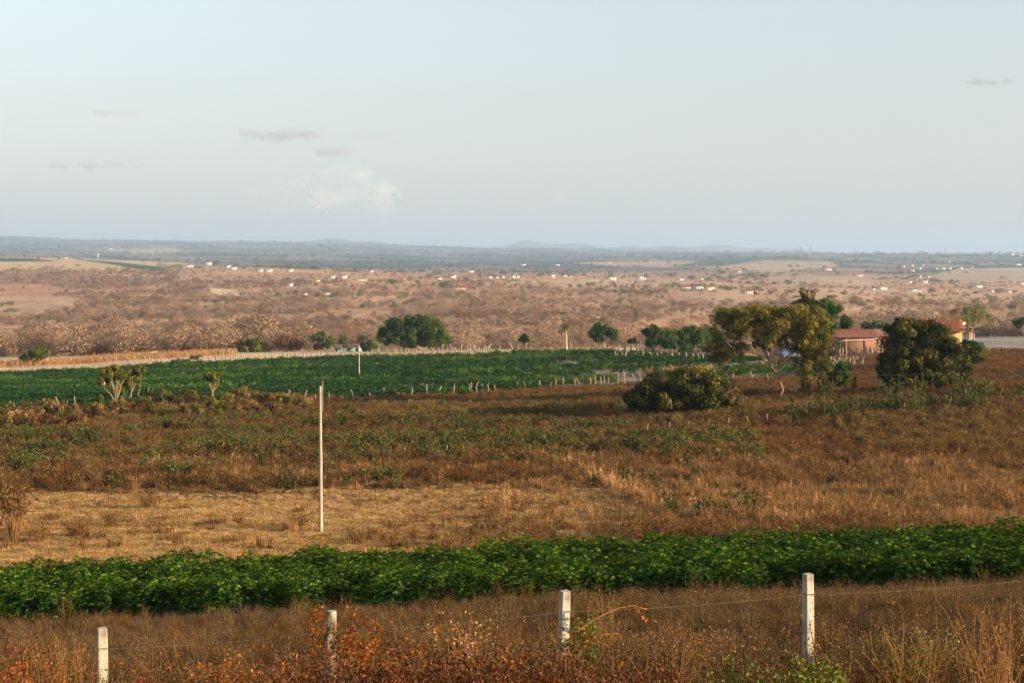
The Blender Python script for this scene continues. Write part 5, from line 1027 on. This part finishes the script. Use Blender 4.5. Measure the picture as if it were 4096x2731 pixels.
# ------------------------------------------------------------------ weeds, stubble and roadside plants
MWm = [milkweed('milkweed_shrub', M['weed'], 301 + k, 1.25) for k in range(3)]
def weeds():
    g = np.random.default_rng(21)
    zones = [(40, 30, 112, 437, 452, 'yellow-green leafy weed in the patch at the left edge of the meadow'), (34, 375, 480, 419, 433, 'leafy green weed in the patch right behind the tall pole'),
             (40, 190, 420, 436, 470, 'leafy green weed beside the tall pole in the meadow'), (30, 420, 640, 424, 468, 'leafy green weed in the middle of the dry meadow'),
             (70, 785, 1024, 404, 422, 'grey-green weed in the long row of weeds across the right meadow'), (34, 790, 1000, 391, 402, 'grey-green weed between the large dense tree and the long weed row'), (10, 660, 760, 508, 522, 'pale flowering weed at the back edge of the near crop')]
    for n, a, b, c, d, lb in zones:
        for i in range(n):
            px = g.uniform(a, b); py = g.uniform(c, d)
            if a == 785: py = np.interp(px, [785, 1024], [423, 404]) + g.normal() * 2.5
            x, Y, z = ground_at(px, py, 62); s_ = g.uniform(.55, 1.15) * (1.45 if a > 780 else 1.15)
            tag(obj('milkweed_shrub', MWm[g.integers(3)], None, (x, Y, z - .05), g.uniform(0, 6), s_), lb, 'weed', lb.replace('weed', 'weeds', 1))
    # pale dry maize stubble: slanting line through the meadow and the orange strip beyond the green field
    pts = []
    for i in range(230):
        t = g.uniform(0, 1); px = np.interp(t, [0, .25, .55, 1], [566, 600, 652, 815]) + g.normal() * 4; py = np.interp(t, [0, .25, .55, 1], [462, 482, 503, 528]) + g.normal() * 2
        if g.uniform() < .75: pts.append(ground_at(px, py, 58))
    for i in range(90): pts.append(ground_at(g.uniform(430, 1024), g.uniform(440, 520), 58))
    scatter('maize_stubble', 'corn', pts, g.uniform(.4, .8, len(pts)), g.integers(0, 3, len(pts)))
    px = g.uniform(-40, 236, 2600); Y = g.uniform(352, 372, 2600) * np.interp(px, [0, 236], [.93, 1.04]); x = (px - CX) * Y / F
    scatter('dry_maize_strip', 'corn', np.column_stack([x, Y, Hh(x, Y)]), g.uniform(.8, 1.25, 2600), g.integers(0, 3, 2600))
    px = g.uniform(640, 712, 260); Y = g.uniform(208, 220, 260); x = (px - CX) * Y / F
    scatter('rusty_strip', 'corn', np.column_stack([x, Y, Hh(x, Y)]), g.uniform(.4, .9, 260), g.integers(0, 3, 260))
weeds()
def stalk_plant(name, label, px, Y, w_, h, stems, nl, ls, mt, lf=.5, seed=1, arch=.6, head=None, r=.004, dz=0, cat='shrub', stemt=.4, droop=.2, lo=.2):
    """bush of arching stems rooted at one spot, leaves along the stems"""
    g = np.random.default_rng(seed); x, y, z = P(px, Y); root = obj(name, None, None, (x, y, z)); tag(root, label, cat); mb = MB(); lv = MB()
    for k in range(stems):
        a = g.uniform(0, 2 * PI); L_ = g.uniform(.55, 1.05); d = np.array([math.cos(a), math.sin(a) * .6, 0]) * w_ / 2 * g.uniform(.15, 1.)
        t = np.linspace(0, 1, 7)[:, None]; b0 = np.array([g.normal() * w_ * .10, g.normal() * w_ * .08, -.05])
        pts = b0 + d * (t ** 1.5) + np.array([0, 0, h * L_]) * (t - arch * .35 * t ** 2) / (1 - arch * .35 + .001) + g.normal(size=(7, 3)) * .02 * w_ * t
        mb.tube(pts, np.linspace(r, r * .35, 7), 4, stemt, cap=False)
        tt = g.uniform(lo, 1, nl); C = np.column_stack([np.interp(tt, t[:, 0], pts[:, q]) for q in range(3)]) + g.normal(size=(nl, 3)) * .035
        D = rdir(nl, -droop, g); lv.leaves(C, D, ls * g.uniform(.5, 1.3, nl), lf, np.clip(g.normal(.5, .3, nl), 0, 1), rg=g)
    obj('stems', mb.mesh('stems', [M[mt if head is None else head]]), root); obj('foliage', lv.mesh('foliage', [M[mt]]), root); return root
SP = stalk_plant
SP('climber', 'orange-leaved climber covering the second concrete post from the left', 338, 14.9, 1.3, 1.25, 46, 50, .04, 'orange', .6, 1, head='rustgrass', droop=.0)
SP('climber', 'orange-leaved shoots spreading right of the second concrete post', 385, 14.2, 1.2, 1.0, 30, 46, .036, 'orange', .6, 2, head='rustgrass')
SP('roadside_shrub', 'rusty orange-leaved weed at the bottom left corner', 20, 12.6, 1.7, 1.0, 70, 50, .03, 'orange', .55, 3, head='drygrass')
SP('roadside_shrub', 'straw-coloured dry shrub left of the leftmost concrete post', 66, 14, 1.0, 1.15, 50, 30, .025, 'drygrass', .4, 4, head='drygrass')
SP('roadside_shrub', 'sparse orange-leaved stalks between the two left concrete posts', 175, 13, 1.6, .95, 22, 20, .034, 'orange', .6, 5, head='drygrass')
SP('roadside_shrub', 'low orange and brown weed right of the leftmost concrete post', 255, 12.4, 1.5, .8, 60, 50, .032, 'orange', .6, 6, head='rustgrass')
SP('roadside_shrub', 'dark brown leafy thicket at the bottom edge left of the middle concrete post', 450, 11.2, 2.0, .9, 120, 80, .035, 'ember', .6, 7, head='bark_dark')
SP('roadside_shrub', 'dark thicket with rusty leaves at the foot of the middle concrete post', 535, 11.4, 1.8, .86, 110, 80, .034, 'ember', .6, 8, head='bark_dark')
SP('roadside_shrub', 'low brown weed at the bottom edge right of the middle concrete post', 640, 11.2, 1.5, .85, 90, 70, .03, 'ember', .5, 9, head='bark_dark')
SP('roadside_shrub', 'dark brown leafy weed below the second concrete post', 345, 11.3, 1.7, .86, 100, 80, .034, 'ember', .6, 10, head='bark_dark')
SP('roadside_shrub', 'dry leafy shoots climbing the middle concrete post', 570, 15.0, .5, .95, 16, 40, .035, 'orange', .6, 11, head='rustgrass')
SP('green_vine', 'green leaf clump hanging right of the middle concrete post', 588, 15.0, .55, 1.02, 14, 36, .045, 'lime', .6, 12, head='rustgrass', lo=.55)
SP('flowering_weed', 'pale seed-covered dry weed between the second and middle concrete posts', 470, 14.8, .8, 1.12, 12, 46, .026, 'paleseed' if 'paleseed' in M else 'corn', .9, 13, head='drygrass', lo=.45)
SP('green_bush', 'bright green leafy branches at the bottom edge left of the right concrete post', 745, 11.2, 1.2, .78, 26, 46, .05, 'lime', .5, 14, head='weed', arch=1.0, lo=.35)
SP('green_bush', 'bright green leafy branches right below the right concrete post', 820, 11.3, 1.0, .78, 26, 46, .045, 'lime', .5, 15, head='weed', arch=1.0, lo=.35)
SP('roadside_shrub', 'yellow-brown dry bush right of the right concrete post', 915, 11.5, .9, 1.0, 70, 36, .03, 'lime', .35, 16, head='corn')
SP('roadside_shrub', 'tall orange-brown straw shrub at the bottom right corner', 1000, 11.4, 1.1, 1.22, 60, 26, .03, 'drygrass', .35, 17, head='corn')
SP('flowering_weed', 'low weed with small white flowers between the two bushes at bottom right', 955, 13, 1.1, .85, 26, 4, .014, 'white', .9, 18, head='drygrass', lo=.85)
SP('flowering_weed', 'pale pinkish dry flower stalks right of the middle concrete post', 665, 16, 1.4, .85, 22, 22, .018, 'pale', .9, 19, head='drygrass', lo=.5)
SP('flowering_weed', 'pale seed stalks beyond the fence between the two left posts', 207, 19, .8, .95, 9, 34, .022, 'corn', .9, 20, head='drygrass', lo=.5)
SP('roadside_shrub', 'thin dry reddish twig bush at the edge of the crop above the middle post', 605, 22, 1.3, 1.3, 40, 14, .03, 'drygrass', .4, 21, head='drygrass')
SP('roadside_shrub', 'thin dry twig bush at the edge of the crop right of the second post', 425, 24, 1.7, 1.3, 40, 14, .03, 'drygrass', .4, 22, head='drygrass')
SP('roadside_shrub', 'brownish low weed in the bottom right between the green branches and the yellow bush', 868, 11.4, 1.3, .72, 90, 60, .03, 'ember', .5, 23, head='bark_dark')
SP('dead_stalks', 'dark reddish dead stalks at the left picture edge of the meadow', 14, 74, 2.2, 2.9, 34, 16, .30, 'rustgrass', .25, 24, head='drygrass', r=.025, arch=.2, droop=-.6, lo=.6)
for i, (px, Y, lb) in enumerate(((40, 72, 'rusty dry grass mound at the foot of the dark dead stalks'), (78, 74, 'rusty dry grass mound right of the dark dead stalks'), (112, 78, 'small rusty grass mound at the left end of the tan meadow'), (150, 86, 'brown weedy mound beside the left white-topped posts'))):
    SP('grass_mound', lb, px, Y, 2.6, 1.15, 90, 34, .07, 'drygrass', .3, 30 + i, head='drygrass', r=.008, cat='bush')
# vine arching to the right of the middle post
def vine():
    x, y, z = P(578, 15); k = 15 / F; r = obj('arching_vine', None, None, (x, y, z)); tag(r, 'long orange vine shoot arching right from the middle concrete post', 'vine')
    g = np.random.default_rng(9); mb = MB(); lv = MB()
    for path in ([(580, 626), (590, 618), (604, 610), (618, 605), (634, 603), (644, 606)], [(582, 640), (592, 635), (606, 631), (618, 630)], [(634, 604), (640, 612), (646, 620)]):
        pts = np.array([((a - 578) * k, g.normal() * .02 - .1, zat(b, 15) - z) for a, b in path]); mb.tube(pts, .006, 4)
        t = g.uniform(0, 1, 34); C = np.column_stack([np.interp(t, np.linspace(0, 1, len(pts)), pts[:, q]) for q in range(3)]) + g.normal(size=(34, 3)) * .02
        lv.leaves(C, rdir(34, 0, g), .035, .55, g.uniform(0, 1, 34), rg=g)
    obj('stems', mb.mesh('stems', [M['corn']]), r); obj('foliage', lv.mesh('foliage', [M['orange']]), r)
vine()

# ------------------------------------------------------------------ clouds: thin lumpy volumes far away
def cloud(label, px, py, wpx, hpx, Y, n, dens, col, seed, depth=.35, big=None):
    g = np.random.default_rng(seed); m, t, N, L = mat('cloud_vapour'); N.remove(N['Principled BSDF']); v = N.new('ShaderNodeVolumePrincipled')
    v.inputs['Color'].default_value = (*col, 1); v.inputs['Density'].default_value = dens; v.inputs['Anisotropy'].default_value = .0; L.new(v.outputs[0], N['Material Output'].inputs['Volume'])
    k = Y / F; x0, z0 = (px - CX) * k, zat(py, Y); bm_v = MB()
    import bmesh
    mb_ = bpy.data.metaballs.new('cloud'); mb_.resolution = wpx * k / 46; mb_.threshold = .35
    for i in range(n):
        a = g.uniform(-1, 1); e = mb_.elements.new(); hh = hpx * (1 - a * a) ** .5
        r_ = (big or hpx * .42) * g.uniform(.55, 1.15) * k
        e.co = (a * wpx / 2 * k * .86, g.uniform(-1, 1) * wpx * k * depth * .4, g.uniform(-.35, .6) * hh * .6 * k); e.radius = r_ * 1.6
        e.type = 'ELLIPSOID'; e.size_x, e.size_y, e.size_z = (1.6, 1.2, .8) if hpx < wpx * .35 else (1, 1, 1)
    ob = bpy.data.objects.new('tmp', mb_); S.collection.objects.link(ob); dg = bpy.context.evaluated_depsgraph_get(); me = bpy.data.meshes.new_from_object(ob.evaluated_get(dg)); bpy.data.objects.remove(ob)
    n_ = len(me.vertices); co = np.empty(n_ * 3, np.float32); me.vertices.foreach_get('co', co); co = co.reshape(-1, 3); sc_ = hpx * k
    dd = np.stack([fbm(co[:, 0] / sc_ * 2.5 + q * 9, co[:, 2] / sc_ * 4 + co[:, 1] / sc_ * 2, 90 + q, 4) - .5 for q in range(3)], 1); co = co + dd * sc_ * [2.4, .8, .9]
    me.vertices.foreach_set('co', co.ravel()); me.update(); me.materials.clear(); me.materials.append(m); me.name = 'cloud'
    o = obj('cloud', me, None, (x0, Y, z0)); tag(o, label, 'cloud')
cloud('pale towering heaped cloud low above the horizon left of centre', 348, 195, 52, 46, 42000, 26, 2.6e-4, (1, .95, .9), 12, .3, 10)
cloud('pale rounded right shoulder of the heaped cloud', 384, 203, 30, 24, 43000, 12, 2.2e-4, (1, .95, .9), 13, .3, 9)
cloud('faint left shoulder of the heaped cloud near the horizon', 285, 204, 64, 32, 44000, 18, 1.6e-4, (1, .96, .93), 2, .3, 12)
cloud('thin grey-pink streak cloud in the upper left above the heaped cloud', 283, 135, 84, 11, 42000, 22, 8e-4, (.52, .50, .52), 3, .25, 5.5)
cloud('small thin streak cloud right below the long streak cloud', 325, 152, 56, 8, 42000, 14, 7e-4, (.54, .52, .53), 4, .25, 4.5)
cloud('faint streak cloud at the far left near the picture edge', 95, 166, 96, 7, 42000, 20, 8e-4, (.54, .52, .53), 5, .25, 4)
cloud('faint small streak cloud in the upper left sky', 119, 113, 46, 7, 42000, 14, 7e-4, (.62, .56, .56), 6, .25, 4)
cloud('faint wisp right of the long streak cloud', 369, 138, 34, 7, 42000, 10, 6e-4, (.62, .56, .56), 7, .25, 4)
cloud('small dark grey cloud high at the right', 981, 82.5, 30, 5.5, 42000, 12, 1.2e-3, (.30, .33, .37), 8, .25, 3.2)
cloud('tiny dark grey cloud at the right picture edge', 1009, 82.5, 12, 4.5, 42000, 6, 1.2e-3, (.30, .33, .37), 9, .25, 2.6)
cloud('tiny pale cloud knob low above the horizon right of centre', 562, 197, 14, 8, 42000, 7, 2.4e-4, (1, .95, .92), 10, .25, 4)
cloud('tiny faint pinkish cloud low above the right horizon', 783, 205, 18, 5, 42000, 7, 1.8e-4, (.95, .85, .85), 11, .25, 3)
